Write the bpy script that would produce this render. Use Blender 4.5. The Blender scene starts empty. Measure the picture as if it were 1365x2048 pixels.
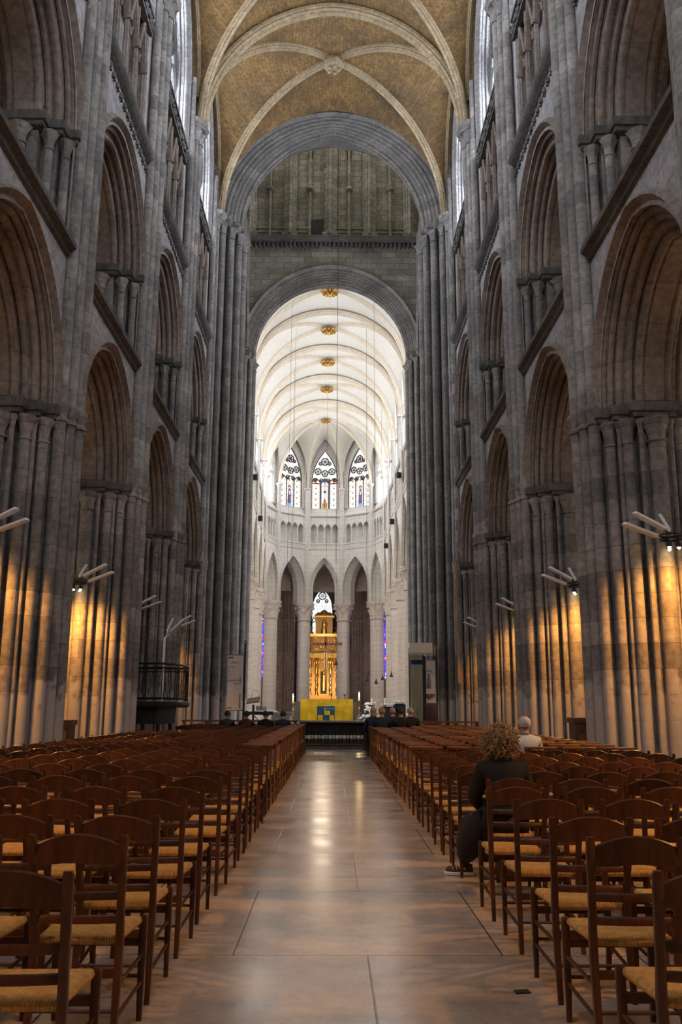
import bpy, math, random
from mathutils import Vector, Matrix
from math import pi, sin, cos, sqrt, atan2, acos, radians
random.seed(7)
SC = bpy.context.scene
COL = SC.collection
# ------------------------------------------------------------------ materials
def new_mat(name):
    m = bpy.data.materials.new(name); m.use_nodes = True
    nt = m.node_tree; b = nt.nodes.get('Principled BSDF')
    return m, nt, b
def N(nt, t, **k):
    n = nt.nodes.new(t)
    for a, v in k.items(): setattr(n, a, v)
    return n
def simple(name, col, rough=.6, metal=0., noise=0., nscale=8., emit=None, estr=0., bump=0., spec=.5):
    m, nt, b = new_mat(name)
    b.inputs['Base Color'].default_value = (*col, 1); b.inputs['Roughness'].default_value = rough
    b.inputs['Metallic'].default_value = metal; b.inputs['Specular IOR Level'].default_value = spec
    if emit:
        b.inputs['Emission Color'].default_value = (*emit, 1); b.inputs['Emission Strength'].default_value = estr
    if noise or bump:
        tc = N(nt, 'ShaderNodeTexCoord'); nz = N(nt, 'ShaderNodeTexNoise')
        nz.inputs['Scale'].default_value = nscale; nz.inputs['Detail'].default_value = 5
        nt.links.new(tc.outputs['Object'], nz.inputs['Vector'])
        if noise:
            r = N(nt, 'ShaderNodeValToRGB'); e = r.color_ramp.elements
            e[0].position = .3; e[1].position = .7
            e[0].color = (*[max(0, c*(1-noise)) for c in col], 1); e[1].color = (*[min(1, c*(1+noise)) for c in col], 1)
            nt.links.new(nz.outputs['Fac'], r.inputs['Fac']); nt.links.new(r.outputs['Color'], b.inputs['Base Color'])
        if bump:
            bp = N(nt, 'ShaderNodeBump'); bp.inputs['Strength'].default_value = bump; bp.inputs['Distance'].default_value = .02
            nt.links.new(nz.outputs['Fac'], bp.inputs['Height']); nt.links.new(bp.outputs['Normal'], b.inputs['Normal'])
    return m
def stone(name, c1, c2, mortar, bw=.75, bh=.36, msize=.008, stain=(.10, .09, .085), stain_amt=.5, rough=.85, low=None, blotch=1.0, bump=.35, vault=False, var=1.):
    """coursed ashlar: joints from world height, every block its own tone, large stains"""
    m, nt, b = new_mat(name); L = nt.links.new
    g = N(nt, 'ShaderNodeNewGeometry'); sx = N(nt, 'ShaderNodeSeparateXYZ'); L(g.outputs['Position'], sx.inputs[0])
    ad = N(nt, 'ShaderNodeMath', operation='ADD'); L(sx.outputs['X'], ad.inputs[0]); L(sx.outputs['Y'], ad.inputs[1])
    cb = N(nt, 'ShaderNodeCombineXYZ'); L(ad.outputs[0], cb.inputs['X']); L(sx.outputs['Z'], cb.inputs['Y'])
    if vault:
        ab = N(nt, 'ShaderNodeMath', operation='ABSOLUTE'); L(sx.outputs['X'], ab.inputs[0]); sb0 = N(nt, 'ShaderNodeMath', operation='SUBTRACT'); L(ab.outputs[0], sb0.inputs[0]); L(sx.outputs['Z'], sb0.inputs[1]); L(sx.outputs['Y'], cb.inputs['X']); L(sb0.outputs[0], cb.inputs['Y'])
    br = N(nt, 'ShaderNodeTexBrick'); L(cb.outputs[0], br.inputs['Vector'])
    br.inputs['Scale'].default_value = 1; br.inputs['Brick Width'].default_value = bw; br.inputs['Row Height'].default_value = bh
    br.inputs['Mortar Size'].default_value = msize; br.inputs['Mortar Smooth'].default_value = .3
    br.inputs['Color1'].default_value = (*c1, 1); br.inputs['Color2'].default_value = (*c2, 1); br.inputs['Mortar'].default_value = (*mortar, 1)
    n1 = N(nt, 'ShaderNodeTexNoise'); n1.inputs['Scale'].default_value = .55*blotch; n1.inputs['Detail'].default_value = 8; n1.inputs['Roughness'].default_value = .65
    L(g.outputs['Position'], n1.inputs['Vector'])
    r1 = N(nt, 'ShaderNodeMapRange'); r1.inputs['From Min'].default_value = .42; r1.inputs['From Max'].default_value = .72
    r1.inputs['To Max'].default_value = stain_amt; L(n1.outputs['Fac'], r1.inputs['Value'])
    mx = N(nt, 'ShaderNodeMix', data_type='RGBA'); L(r1.outputs[0], mx.inputs['Factor']); L(br.outputs['Color'], mx.inputs['A']); mx.inputs['B'].default_value = (*stain, 1)
    n2 = N(nt, 'ShaderNodeTexNoise'); n2.inputs['Scale'].default_value = 9; n2.inputs['Detail'].default_value = 6; L(g.outputs['Position'], n2.inputs['Vector'])
    r2 = N(nt, 'ShaderNodeMapRange'); r2.inputs['From Min'].default_value = .3; r2.inputs['From Max'].default_value = .7
    r2.inputs['To Min'].default_value = 1-.28*var; r2.inputs['To Max'].default_value = 1+.25*var; L(n2.outputs['Fac'], r2.inputs['Value'])
    mu = N(nt, 'ShaderNodeMix', data_type='RGBA', blend_type='MULTIPLY'); mu.inputs['Factor'].default_value = 1
    L(mx.outputs['Result'], mu.inputs['A']); L(r2.outputs[0], mu.inputs['B'])
    out = mu.outputs['Result']
    if low:      # worn, scrubbed courses near the floor
        nn = N(nt, 'ShaderNodeTexNoise'); nn.inputs['Scale'].default_value = 3.2; nn.inputs['Detail'].default_value = 7; L(g.outputs['Position'], nn.inputs['Vector'])
        s = N(nt, 'ShaderNodeMath', operation='MULTIPLY_ADD'); L(nn.outputs['Fac'], s.inputs[0]); s.inputs[1].default_value = -1.6; L(sx.outputs['Z'], s.inputs[2])
        rr = N(nt, 'ShaderNodeMapRange'); rr.inputs['From Min'].default_value = .9; rr.inputs['From Max'].default_value = 1.1
        rr.inputs['To Min'].default_value = .75; rr.inputs['To Max'].default_value = 0; L(s.outputs[0], rr.inputs['Value'])
        m3 = N(nt, 'ShaderNodeMix', data_type='RGBA'); L(rr.outputs[0], m3.inputs['Factor']); L(out, m3.inputs['A'])
        m3.inputs['B'].default_value = (*low, 1); out = m3.outputs['Result']
    L(out, b.inputs['Base Color']); b.inputs['Roughness'].default_value = rough; b.inputs['Specular IOR Level'].default_value = .3
    bp = N(nt, 'ShaderNodeBump'); bp.inputs['Strength'].default_value = bump; bp.inputs['Distance'].default_value = .03
    sb = N(nt, 'ShaderNodeMath', operation='SUBTRACT'); L(n2.outputs['Fac'], sb.inputs[0]); L(br.outputs['Fac'], sb.inputs[1])
    L(sb.outputs[0], bp.inputs['Height']); L(bp.outputs['Normal'], b.inputs['Normal'])
    return m
M = {}
M['pier'] = stone('nave pier stone', (.37, .325, .29), (.20, .178, .16), (.15, .13, .118), .8, .42, .006, (.085, .078, .075), .62, low=(.50, .46, .42), blotch=1.3)
M['wall'] = stone('nave wall stone', (.42, .385, .37), (.34, .315, .30), (.24, .22, .21), .7, .33, .006, (.16, .15, .15), .45)
M['arch'] = stone('arch moulding stone', (.30, .235, .19), (.235, .185, .15), (.16, .125, .10), .5, .5, .005, (.085, .065, .05), .65)
M['dark'] = stone('grimed and silhouette-dark carved stone', (.16, .145, .135), (.12, .11, .10), (.06, .05, .05), .5, .4, .006, (.05, .045, .04), .6)  # grime; on window tracery the backlit silhouette is put into this colour
M['cross'] = stone('crossing stone', (.25, .223, .20), (.16, .145, .13), (.14, .13, .12), .7, .36, .007, (.10, .095, .09), .6, low=(.46, .42, .38))
M['lantern'] = stone('lantern wall stone', (.42, .395, .34), (.26, .245, .21), (.12, .11, .095), .8, .36, .012, (.10, .10, .075), .65)
M['choir'] = stone('white choir stone', (.80, .77, .73), (.74, .71, .66), (.50, .46, .42), .9, .42, .010, (.58, .53, .47), .35, bump=.15, var=.3)
M['column'] = stone('pale column stone', (.76, .69, .64), (.70, .64, .59), (.44, .38, .34), 1.4, .46, .012, (.60, .52, .46), .35, bump=.15, var=.3)
M['ambul'] = stone('ambulatory stone', (.40, .31, .26), (.32, .25, .21), (.16, .13, .11), .8, .4, .007, (.16, .12, .10), .6)
def vault_mat(name, c1, c2, mortar, stain, amt, var=1., bump=.4):
    return stone(name, c1, c2, mortar, .34, .16, .010, stain, amt, blotch=1.1, bump=bump, vault=True, var=var)
M['vault'] = vault_mat('ochre limewashed vault', (.30, .17, .06), (.22, .125, .045), (.15, .09, .04), (.085, .06, .035), .95)
M['rib'] = stone('vault rib stone', (.42, .31, .18), (.34, .25, .145), (.2, .15, .10), .5, .45, .006, (.18, .14, .10), .4)
M['cvault'] = vault_mat('white choir vault', (.84, .80, .73), (.82, .78, .71), (.77, .72, .64), (.74, .68, .58), .35, .2, .1)
M['crib'] = simple('choir rib stone', (.80, .70, .57), .8, noise=.08, nscale=3)
def floor_mat():
    m, nt, b = new_mat('worn flagstone floor'); L = nt.links.new
    g = N(nt, 'ShaderNodeNewGeometry'); mp = N(nt, 'ShaderNodeMapping'); L(g.outputs['Position'], mp.inputs['Vector'])
    mp.inputs['Location'].default_value = (.47, -.11, 0)
    br = N(nt, 'ShaderNodeTexBrick'); L(mp.outputs[0], br.inputs['Vector'])
    br.inputs['Scale'].default_value = 1; br.inputs['Brick Width'].default_value = 1.62; br.inputs['Row Height'].default_value = 1.88
    br.inputs['Mortar Size'].default_value = .007; br.inputs['Mortar Smooth'].default_value = .5; br.offset = .5
    br.inputs['Color1'].default_value = (.58, .50, .45, 1); br.inputs['Color2'].default_value = (.51, .435, .385, 1); br.inputs['Mortar'].default_value = (.10, .08, .07, 1)
    n1 = N(nt, 'ShaderNodeTexNoise'); n1.inputs['Scale'].default_value = 1.3; n1.inputs['Detail'].default_value = 9; n1.inputs['Roughness'].default_value = .7; L(g.outputs['Position'], n1.inputs['Vector'])
    r1 = N(nt, 'ShaderNodeMapRange'); r1.inputs['From Min'].default_value = .35; r1.inputs['From Max'].default_value = .7; r1.inputs['To Min'].default_value = .68; r1.inputs['To Max'].default_value = 1.3; L(n1.outputs['Fac'], r1.inputs['Value'])
    mu = N(nt, 'ShaderNodeMix', data_type='RGBA', blend_type='MULTIPLY'); mu.inputs['Factor'].default_value = 1
    L(br.outputs['Color'], mu.inputs['A']); L(r1.outputs[0], mu.inputs['B'])
    n3 = N(nt, 'ShaderNodeTexNoise'); n3.inputs['Scale'].default_value = 26; n3.inputs['Detail'].default_value = 5; L(g.outputs['Position'], n3.inputs['Vector'])
    r3 = N(nt, 'ShaderNodeMapRange'); r3.inputs['From Min'].default_value = .58; r3.inputs['From Max'].default_value = .75; r3.inputs['To Min'].default_value = 1; r3.inputs['To Max'].default_value = .72; L(n3.outputs['Fac'], r3.inputs['Value'])
    mu2 = N(nt, 'ShaderNodeMix', data_type='RGBA', blend_type='MULTIPLY'); mu2.inputs['Factor'].default_value = 1
    L(mu.outputs['Result'], mu2.inputs['A']); L(r3.outputs[0], mu2.inputs['B']); L(mu2.outputs['Result'], b.inputs['Base Color'])
    n4 = N(nt, 'ShaderNodeTexNoise'); n4.inputs['Scale'].default_value = 1.6; n4.inputs['Detail'].default_value = 4; L(g.outputs['Position'], n4.inputs['Vector'])
    rr = N(nt, 'ShaderNodeMapRange'); rr.inputs['From Min'].default_value = .3; rr.inputs['From Max'].default_value = .7; rr.inputs['To Min'].default_value = .15; rr.inputs['To Max'].default_value = .25; L(n4.outputs['Fac'], rr.inputs['Value'])
    L(rr.outputs[0], b.inputs['Roughness']); b.inputs['Specular IOR Level'].default_value = 1.0
    s1 = N(nt, 'ShaderNodeMath', operation='MULTIPLY_ADD'); L(n3.outputs['Fac'], s1.inputs[0]); s1.inputs[1].default_value = .10; L(n4.outputs['Fac'], s1.inputs[2])
    s2 = N(nt, 'ShaderNodeMath', operation='MULTIPLY_ADD'); L(br.outputs['Fac'], s2.inputs[0]); s2.inputs[1].default_value = -.35; L(s1.outputs[0], s2.inputs[2])
    bp = N(nt, 'ShaderNodeBump'); bp.inputs['Strength'].default_value = .16; bp.inputs['Distance'].default_value = .02; L(s2.outputs[0], bp.inputs['Height']); L(bp.outputs['Normal'], b.inputs['Normal'])
    return m
M['floor'] = floor_mat()
M['step'] = simple('step stone', (.22, .19, .16), .85, noise=.2, nscale=3, bump=.1, spec=.15)
def wood_mat(name, col, rough=.35, s=1.):
    m, nt, b = new_mat(name); L = nt.links.new
    tc = N(nt, 'ShaderNodeTexCoord'); mp = N(nt, 'ShaderNodeMapping'); mp.inputs['Scale'].default_value = (30*s, 30*s, 4*s); L(tc.outputs['Object'], mp.inputs['Vector'])
    nz = N(nt, 'ShaderNodeTexNoise'); nz.inputs['Scale'].default_value = 1.; nz.inputs['Detail'].default_value = 6; L(mp.outputs[0], nz.inputs['Vector'])
    oi = N(nt, 'ShaderNodeObjectInfo'); ra = N(nt, 'ShaderNodeMapRange'); ra.inputs['To Min'].default_value = .75; ra.inputs['To Max'].default_value = 1.25; L(oi.outputs['Random'], ra.inputs['Value'])
    r = N(nt, 'ShaderNodeValToRGB'); e = r.color_ramp.elements; e[0].position = .3; e[1].position = .75
    e[0].color = (*[c*.55 for c in col], 1); e[1].color = (*[min(1, c*1.35) for c in col], 1); L(nz.outputs['Fac'], r.inputs['Fac'])
    mu = N(nt, 'ShaderNodeMix', data_type='RGBA', blend_type='MULTIPLY'); mu.inputs['Factor'].default_value = 1; L(r.outputs['Color'], mu.inputs['A']); L(ra.outputs[0], mu.inputs['B'])
    L(mu.outputs['Result'], b.inputs['Base Color']); b.inputs['Roughness'].default_value = rough
    bp = N(nt, 'ShaderNodeBump'); bp.inputs['Strength'].default_value = .15; bp.inputs['Distance'].default_value = .004; L(nz.outputs['Fac'], bp.inputs['Height']); L(bp.outputs['Normal'], b.inputs['Normal'])
    return m
M['wood'] = wood_mat('dark varnished chair wood', (.088, .029, .011), .36)
M['wood2'] = wood_mat('oak prayer chair wood', (.21, .085, .030), .38)
M['panelwood'] = wood_mat('dark oak panel', (.10, .05, .028), .5)
M['board'] = wood_mat('light wood board', (.42, .25, .13), .6, .3)
def rush_mat():
    m, nt, b = new_mat('woven rush seat'); L = nt.links.new
    tc = N(nt, 'ShaderNodeTexCoord'); sx = N(nt, 'ShaderNodeSeparateXYZ'); L(tc.outputs['Object'], sx.inputs[0])
    ax = N(nt, 'ShaderNodeMath', operation='ABSOLUTE'); ay = N(nt, 'ShaderNodeMath', operation='ABSOLUTE'); L(sx.outputs['X'], ax.inputs[0]); L(sx.outputs['Y'], ay.inputs[0])
    mn = N(nt, 'ShaderNodeMath', operation='MINIMUM'); L(ax.outputs[0], mn.inputs[0]); L(ay.outputs[0], mn.inputs[1])
    ml = N(nt, 'ShaderNodeMath', operation='MULTIPLY'); ml.inputs[1].default_value = 2*pi/.0085; L(mn.outputs[0], ml.inputs[0])
    sn = N(nt, 'ShaderNodeMath', operation='SINE'); L(ml.outputs[0], sn.inputs[0])
    nz = N(nt, 'ShaderNodeTexNoise'); nz.inputs['Scale'].default_value = 38; nz.inputs['Detail'].default_value = 4; L(tc.outputs['Object'], nz.inputs['Vector'])
    r = N(nt, 'ShaderNodeValToRGB'); e = r.color_ramp.elements; e[0].position = .25; e[1].position = .75
    e[0].color = (.58, .30, .075, 1); e[1].color = (.96, .60, .19, 1); L(nz.outputs['Fac'], r.inputs['Fac'])
    mr = N(nt, 'ShaderNodeMapRange'); mr.inputs['From Min'].default_value = -1; mr.inputs['To Min'].default_value = .72; mr.inputs['To Max'].default_value = 1.1; L(sn.outputs[0], mr.inputs['Value'])
    mu = N(nt, 'ShaderNodeMix', data_type='RGBA', blend_type='MULTIPLY'); mu.inputs['Factor'].default_value = 1; L(r.outputs['Color'], mu.inputs['A']); L(mr.outputs[0], mu.inputs['B'])
    L(mu.outputs['Result'], b.inputs['Base Color']); b.inputs['Roughness'].default_value = .55
    bp = N(nt, 'ShaderNodeBump'); bp.inputs['Strength'].default_value = .7; bp.inputs['Distance'].default_value = .003; L(sn.outputs[0], bp.inputs['Height']); L(bp.outputs['Normal'], b.inputs['Normal'])
    return m
M['rush'] = rush_mat()
def emit_mat(name, col, s):
    return simple(name, (.02, .02, .02), .4, emit=col, estr=s)
def glass_clear(name, col, s, pw=.28, ph=.42):
    m, nt, b = new_mat(name); L = nt.links.new
    g = N(nt, 'ShaderNodeNewGeometry'); sx = N(nt, 'ShaderNodeSeparateXYZ'); L(g.outputs['Position'], sx.inputs[0])
    ad = N(nt, 'ShaderNodeMath', operation='ADD'); L(sx.outputs['X'], ad.inputs[0]); L(sx.outputs['Y'], ad.inputs[1])
    cb = N(nt, 'ShaderNodeCombineXYZ'); L(ad.outputs[0], cb.inputs['X']); L(sx.outputs['Z'], cb.inputs['Y'])
    br = N(nt, 'ShaderNodeTexBrick'); br.offset = 0; L(cb.outputs[0], br.inputs['Vector']); br.inputs['Scale'].default_value = 1
    br.inputs['Brick Width'].default_value = pw; br.inputs['Row Height'].default_value = ph; br.inputs['Mortar Size'].default_value = .012
    br.inputs['Color1'].default_value = (*col, 1); br.inputs['Color2'].default_value = (*[c*.78 for c in col], 1); br.inputs['Mortar'].default_value = (.05, .05, .06, 1)
    b.inputs['Base Color'].default_value = (.03, .03, .03, 1)
    L(br.outputs['Color'], b.inputs['Emission Color']); b.inputs['Emission Strength'].default_value = s
    return m
EX = dict(nave=13.5, choir=6., apse=.95, aisle=2.0, lantern=6.5, west=6.0, amb=1.2, trans=13., ambw=11.0, chapel=1.3)
M['g_nave'] = glass_clear('daylit clear leaded glass', (.80, .92, 1.10), EX['nave'])
M['g_choir'] = glass_clear('daylit choir glass', (.92, .97, 1.05), EX['choir'])
M['g_aisle'] = glass_clear('daylit aisle glass', (1., .86, .68), EX['aisle'])
M['g_ambw'] = glass_clear('daylit ambulatory glass', (1., .88, .74), EX['ambw'])
M['g_chapel'] = glass_clear('daylit chapel glass', (.95, .98, 1.), EX['chapel'], .2, .3)
M['g_west'] = glass_clear('daylit west glass', (.85, .93, 1.05), EX['west'])
M['g_trans'] = glass_clear('daylit transept glass', (.9, .95, 1.05), EX['trans'])
M['g_lant'] = glass_clear('daylit lantern glass', (1., .98, .86), EX['lantern'])
A_ = EX['apse']
M['sg_white'] = emit_mat('stained glass pearl', (1., .98, .94), A_)
M['sg_pink'] = emit_mat('stained glass blush', (1., .80, .72), A_*.8)
M['sg_blue'] = emit_mat('stained glass blue', (.06, .22, .75), A_*.45)
M['sg_sky'] = emit_mat('stained glass sky blue', (.35, .6, .95), A_*.7)
M['sg_red'] = emit_mat('stained glass red', (.75, .05, .04), A_*.4)
M['sg_gold'] = emit_mat('stained glass yellow', (1., .55, .08), A_*.5)
M['sg_green'] = emit_mat('stained glass green', (.1, .4, .25), A_*.4)
M['sg_brown'] = emit_mat('stained glass brown', (.22, .10, .06), A_*.3)
M['lead'] = simple('lead and iron bars', (.05, .05, .055), .6)
def rosace_mat():   # deep blue and red mosaic of the ambulatory windows
    m, nt, b = new_mat('blue and red mosaic glass'); L = nt.links.new
    g = N(nt, 'ShaderNodeNewGeometry'); v = N(nt, 'ShaderNodeTexVoronoi'); v.inputs['Scale'].default_value = 6; L(g.outputs['Position'], v.inputs['Vector'])
    r = N(nt, 'ShaderNodeValToRGB'); r.color_ramp.interpolation = 'CONSTANT'; e = r.color_ramp.elements
    e[0].position = 0; e[0].color = (.03, .05, .5, 1); e[1].position = .35; e[1].color = (.12, .1, .9, 1)
    for p, c in ((.5, (.6, .03, .05)), (.62, (.05, .06, .6)), (.8, (.75, .75, .9)), (.88, (.35, .05, .3))):
        q = e.new(p); q.color = (*c, 1)
    sp = N(nt, 'ShaderNodeSeparateColor'); L(v.outputs['Color'], sp.inputs[0]); L(sp.outputs[0], r.inputs['Fac'])
    b.inputs['Base Color'].default_value = (.02, .02, .02, 1); L(r.outputs['Color'], b.inputs['Emission Color']); b.inputs['Emission Strength'].default_value = EX['amb']
    return m
M['g_amb'] = rosace_mat()
M['gold'] = simple('gilded wood', (.85, .52, .16), .32, 1., noise=.3, nscale=14, bump=.5)
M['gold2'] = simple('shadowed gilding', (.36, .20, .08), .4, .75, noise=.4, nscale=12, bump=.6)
def altar_gold():
    m, nt, b = new_mat('hammered gold altar front'); L = nt.links.new
    tc = N(nt, 'ShaderNodeTexCoord'); nz = N(nt, 'ShaderNodeTexNoise'); nz.inputs['Scale'].default_value = 3; nz.inputs['Detail'].default_value = 9; L(tc.outputs['Object'], nz.inputs['Vector'])
    r = N(nt, 'ShaderNodeValToRGB'); e = r.color_ramp.elements; e[0].position = .35; e[1].position = .65; e[0].color = (.72, .40, .012, 1); e[1].color = (.98, .68, .03, 1)
    L(nz.outputs['Fac'], r.inputs['Fac']); L(r.outputs['Color'], b.inputs['Base Color']); b.inputs['Metallic'].default_value = .35; b.inputs['Roughness'].default_value = .45
    bp = N(nt, 'ShaderNodeBump'); bp.inputs['Strength'].default_value = .4; bp.inputs['Distance'].default_value = .02; L(nz.outputs['Fac'], bp.inputs['Height']); L(bp.outputs['Normal'], b.inputs['Normal'])
    return m
M['altar'] = altar_gold()
M['brass'] = simple('aged brass', (.45, .30, .12), .35, .9)
M['iron'] = simple('black wrought iron', (.018, .017, .016), .5, .4)
M['steel'] = simple('brushed aluminium', (.86, .88, .92), .35, .25)
M['black'] = simple('matt black', (.012, .012, .013), .55)
M['blackcoat'] = simple('black wool coat', (.012, .012, .013), .9, noise=.3, nscale=20)
M['navy'] = simple('navy wool coat', (.015, .022, .05), .85)
M['maroon'] = simple('maroon cloth', (.09, .02, .018), .8)
M['redleather'] = simple('dark red leather', (.07, .015, .018), .4)
M['shirt'] = simple('pale cotton shirt', (.62, .64, .66), .8)
M['skin'] = simple('skin', (.50, .28, .20), .55)
M['hair_c'] = simple('curly brown hair with blond ends', (.42, .28, .16), .6, noise=.55, nscale=25)
M['hair_w'] = simple('white hair', (.62, .57, .53), .8, noise=.25, nscale=30)
M['hair_b'] = simple('blond hair', (.42, .28, .15), .6)
M['hair_d'] = simple('dark hair', (.035, .025, .02), .6)
M['hair_g'] = simple('grey hair', (.42, .38, .35), .7)
M['white'] = simple('white cloth', (.75, .74, .72), .7)
M['redwood'] = simple('reddish carved wood', (.30, .11, .07), .5)
M['cream'] = simple('cream cloth', (.86, .80, .70), .85, noise=.06, nscale=5)
M['banner'] = simple('printed banner cloth', (.78, .70, .66), .8, noise=.05, nscale=4)
M['ink'] = simple('dark printed ink', (.06, .045, .04), .7)
M['inkred'] = simple('red printed ink', (.30, .05, .05), .7)
M['drape'] = simple('cream and olive tapestry', (.66, .62, .48), .85)
M['bluecloth'] = simple('blue woven band', (.03, .10, .22), .8)
M['deepblue'] = simple('dark teal enamel', (.015, .075, .12), .4)
M['cyan'] = simple('turquoise enamel', (.25, .65, .65), .4)
M['petal'] = simple('white petals', (.8, .8, .78), .6)
M['leafg'] = simple('dark leaves', (.03, .06, .02), .6)
M['wax'] = simple('ivory candle wax', (.72, .66, .5), .5)
M['sole'] = simple('pale rubber sole', (.85, .92, .92), .5)
M['shoe'] = simple('black and rose sneaker knit', (.05, .035, .033), .7)
M['rose'] = simple('rose gold straps', (.55, .33, .24), .4)
M['flame'] = emit_mat('candle flame', (1., .72, .32), 30)
M['bulb'] = emit_mat('lit warm halogen', (1., .72, .34), 60)
M['plaque'] = simple('white marble plaque', (.80, .75, .68), .5)
M['greystone'] = simple('grey stone relief', (.30, .28, .26), .7)
M['marble'] = simple('grey marble', (.34, .31, .28), .4, noise=.15, nscale=4)
M['screen'] = simple('paper sheet', (.7, .72, .75), .6)
# ------------------------------------------------------------------ mesh builder
class MB:
    def __init__(s, f=None): s.v = []; s.fc = []; s.mi = []; s.f = f or (lambda t, d, z: (t, d, z)); s.m = 0
    def add(s, pts, faces):
        o = len(s.v); s.v += [s.f(*p) for p in pts]; s.fc += [tuple(i+o for i in f) for f in faces]; s.mi += [s.m]*len(faces)
    def box(s, a0, a1, b0, b1, c0, c1):
        P = [(a0, b0, c0), (a1, b0, c0), (a1, b1, c0), (a0, b1, c0), (a0, b0, c1), (a1, b0, c1), (a1, b1, c1), (a0, b1, c1)]
        s.add(P, [(0, 3, 2, 1), (4, 5, 6, 7), (0, 1, 5, 4), (1, 2, 6, 5), (2, 3, 7, 6), (3, 0, 4, 7)])
    def quad(s, *p): s.add(list(p), [tuple(range(len(p)))])
    def ring(s, a, b, prof, n=14, mod=None, a0=0., a1=2*pi, cap=True):
        """lathe about a vertical axis: prof = [(r, z)]"""
        full = abs(a1-a0-2*pi) < 1e-6; m = n if full else n+1; P = []; F = []
        for j, (r, z) in enumerate(prof):
            for i in range(m):
                th = a0+(a1-a0)*i/n; rr = r*(mod(th, j) if mod else 1)
                P.append((a+rr*cos(th), b+rr*sin(th), z))
        for j in range(len(prof)-1):
            for i in range(n):
                k = (i+1) % m if full else i+1
                F.append((j*m+i, j*m+k, (j+1)*m+k, (j+1)*m+i))
        if cap and full:
            F.append(tuple(range(m))[::-1]); F.append(tuple((len(prof)-1)*m+i for i in range(m)))
        s.add(P, F)
    def shaft(s, t, d, z0, z1, r, n=12): s.ring(t, d, [(r, z0), (r, z1)], n, cap=False)
    def prism(s, poly, levels):
        """levels = [(z, offset)]; poly in (t, d), any orientation"""
        n = len(poly); ar = sum(poly[i][0]*poly[(i+1) % n][1]-poly[(i+1) % n][0]*poly[i][1] for i in range(n)); sg = 1 if ar > 0 else -1
        def off(o):
            R = []
            for i in range(n):
                p0, p1, p2 = poly[i-1], poly[i], poly[(i+1) % n]
                e1 = (p1[0]-p0[0], p1[1]-p0[1]); e2 = (p2[0]-p1[0], p2[1]-p1[1]); l1 = math.hypot(*e1) or 1; l2 = math.hypot(*e2) or 1
                n1 = (sg*e1[1]/l1, -sg*e1[0]/l1); n2 = (sg*e2[1]/l2, -sg*e2[0]/l2)
                k = 1+n1[0]*n2[0]+n1[1]*n2[1]; k = max(k, .3)
                R.append((p1[0]+o*(n1[0]+n2[0])/k, p1[1]+o*(n1[1]+n2[1])/k))
            return R
        P = []; F = []
        for z, o in levels: P += [(x, y, z) for x, y in off(o)]
        for j in range(len(levels)-1):
            for i in range(n):
                k = (i+1) % n; F.append((j*n+i, j*n+k, (j+1)*n+k, (j+1)*n+i))
        F.append(tuple(range(n))[::-1]); F.append(tuple((len(levels)-1)*n+i for i in range(n)))
        s.add(P, F)
    def grid(s, rows, closed=False):
        n = len(rows[0]); P = [p for r in rows for p in r]; F = []
        for j in range(len(rows)-1):
            for i in range(n if closed else n-1):
                k = (i+1) % n; F.append((j*n+i, j*n+k, (j+1)*n+k, (j+1)*n+i))
        s.add(P, F)
    def tube(s, path, r, n=6, closed=False, cap=True):
        """round bar along a path, in the builder's own space"""
        V = [Vector(p) for p in path]; m = len(V); rows = []; u = None
        for i, p in enumerate(V):
            a = V[(i-1) % m] if (closed or i > 0) else p; b = V[(i+1) % m] if (closed or i < m-1) else p
            t = (b-a).normalized() if (b-a).length > 1e-9 else Vector((0, 0, 1))
            if u is None: u = t.orthogonal().normalized()
            u = (u-t*u.dot(t)); u = u.normalized() if u.length > 1e-6 else t.orthogonal().normalized()
            w = t.cross(u); rr = r[i] if isinstance(r, (list, tuple)) else r
            rows.append([tuple(p+u*rr*cos(2*pi*k/n)+w*rr*sin(2*pi*k/n)) for k in range(n)])
        if closed: rows.append(rows[0])
        s.grid(rows, True)
        if cap and not closed:
            s.add(rows[0], [tuple(range(n))]); s.add(rows[-1], [tuple(range(n))])
    def sweep_bar(s, path, w, d0, d1):
        """flat tracery bar: path in (t, z), width w in plane, depth d0..d1"""
        m = len(path); rows = [[], [], [], []]
        for i, (t, z) in enumerate(path):
            a = path[max(i-1, 0)]; b = path[min(i+1, m-1)]
            if path[0] == path[-1] and i in (0, m-1): a = path[-2]; b = path[1]
            dx, dz = b[0]-a[0], b[1]-a[1]; l = math.hypot(dx, dz) or 1; nx, nz = -dz/l*w/2, dx/l*w/2
            dm = d0+(d1-d0)*.35
            rows[0].append((t+nx, dm, z+nz)); rows[1].append((t, d0, z)); rows[2].append((t-nx, dm, z-nz)); rows[3].append((t, d1, z))
        s.grid([list(r) for r in zip(*rows)], True)
    def ball(s, c, r, n=10, m=6, sc=(1, 1, 1)):
        rows = []
        for j in range(m+1):
            ph = -pi/2+pi*j/m; rows.append([(c[0]+r*sc[0]*cos(ph)*cos(2*pi*i/n), c[1]+r*sc[1]*cos(ph)*sin(2*pi*i/n), c[2]+r*sc[2]*sin(ph)) for i in range(n)])
        s.grid(rows, True)
    def build(s, name, mats, parent=None, smooth=40, loc=None):
        me = bpy.data.meshes.new(name); me.from_pydata(s.v, [], s.fc)
        if not isinstance(mats, (list, tuple)): mats = [mats]
        for m in mats: me.materials.append(M[m] if isinstance(m, str) else m)
        if len(mats) > 1: me.polygons.foreach_set('material_index', s.mi)
        if smooth:
            me.polygons.foreach_set('use_smooth', [True]*len(me.polygons)); me.update()
            try: me.set_sharp_from_angle(angle=radians(smooth))
            except Exception: pass
        me.update(); o = bpy.data.objects.new(name, me); COL.objects.link(o)
        if parent: o.parent = parent
        if loc: o.location = loc
        return o
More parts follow.
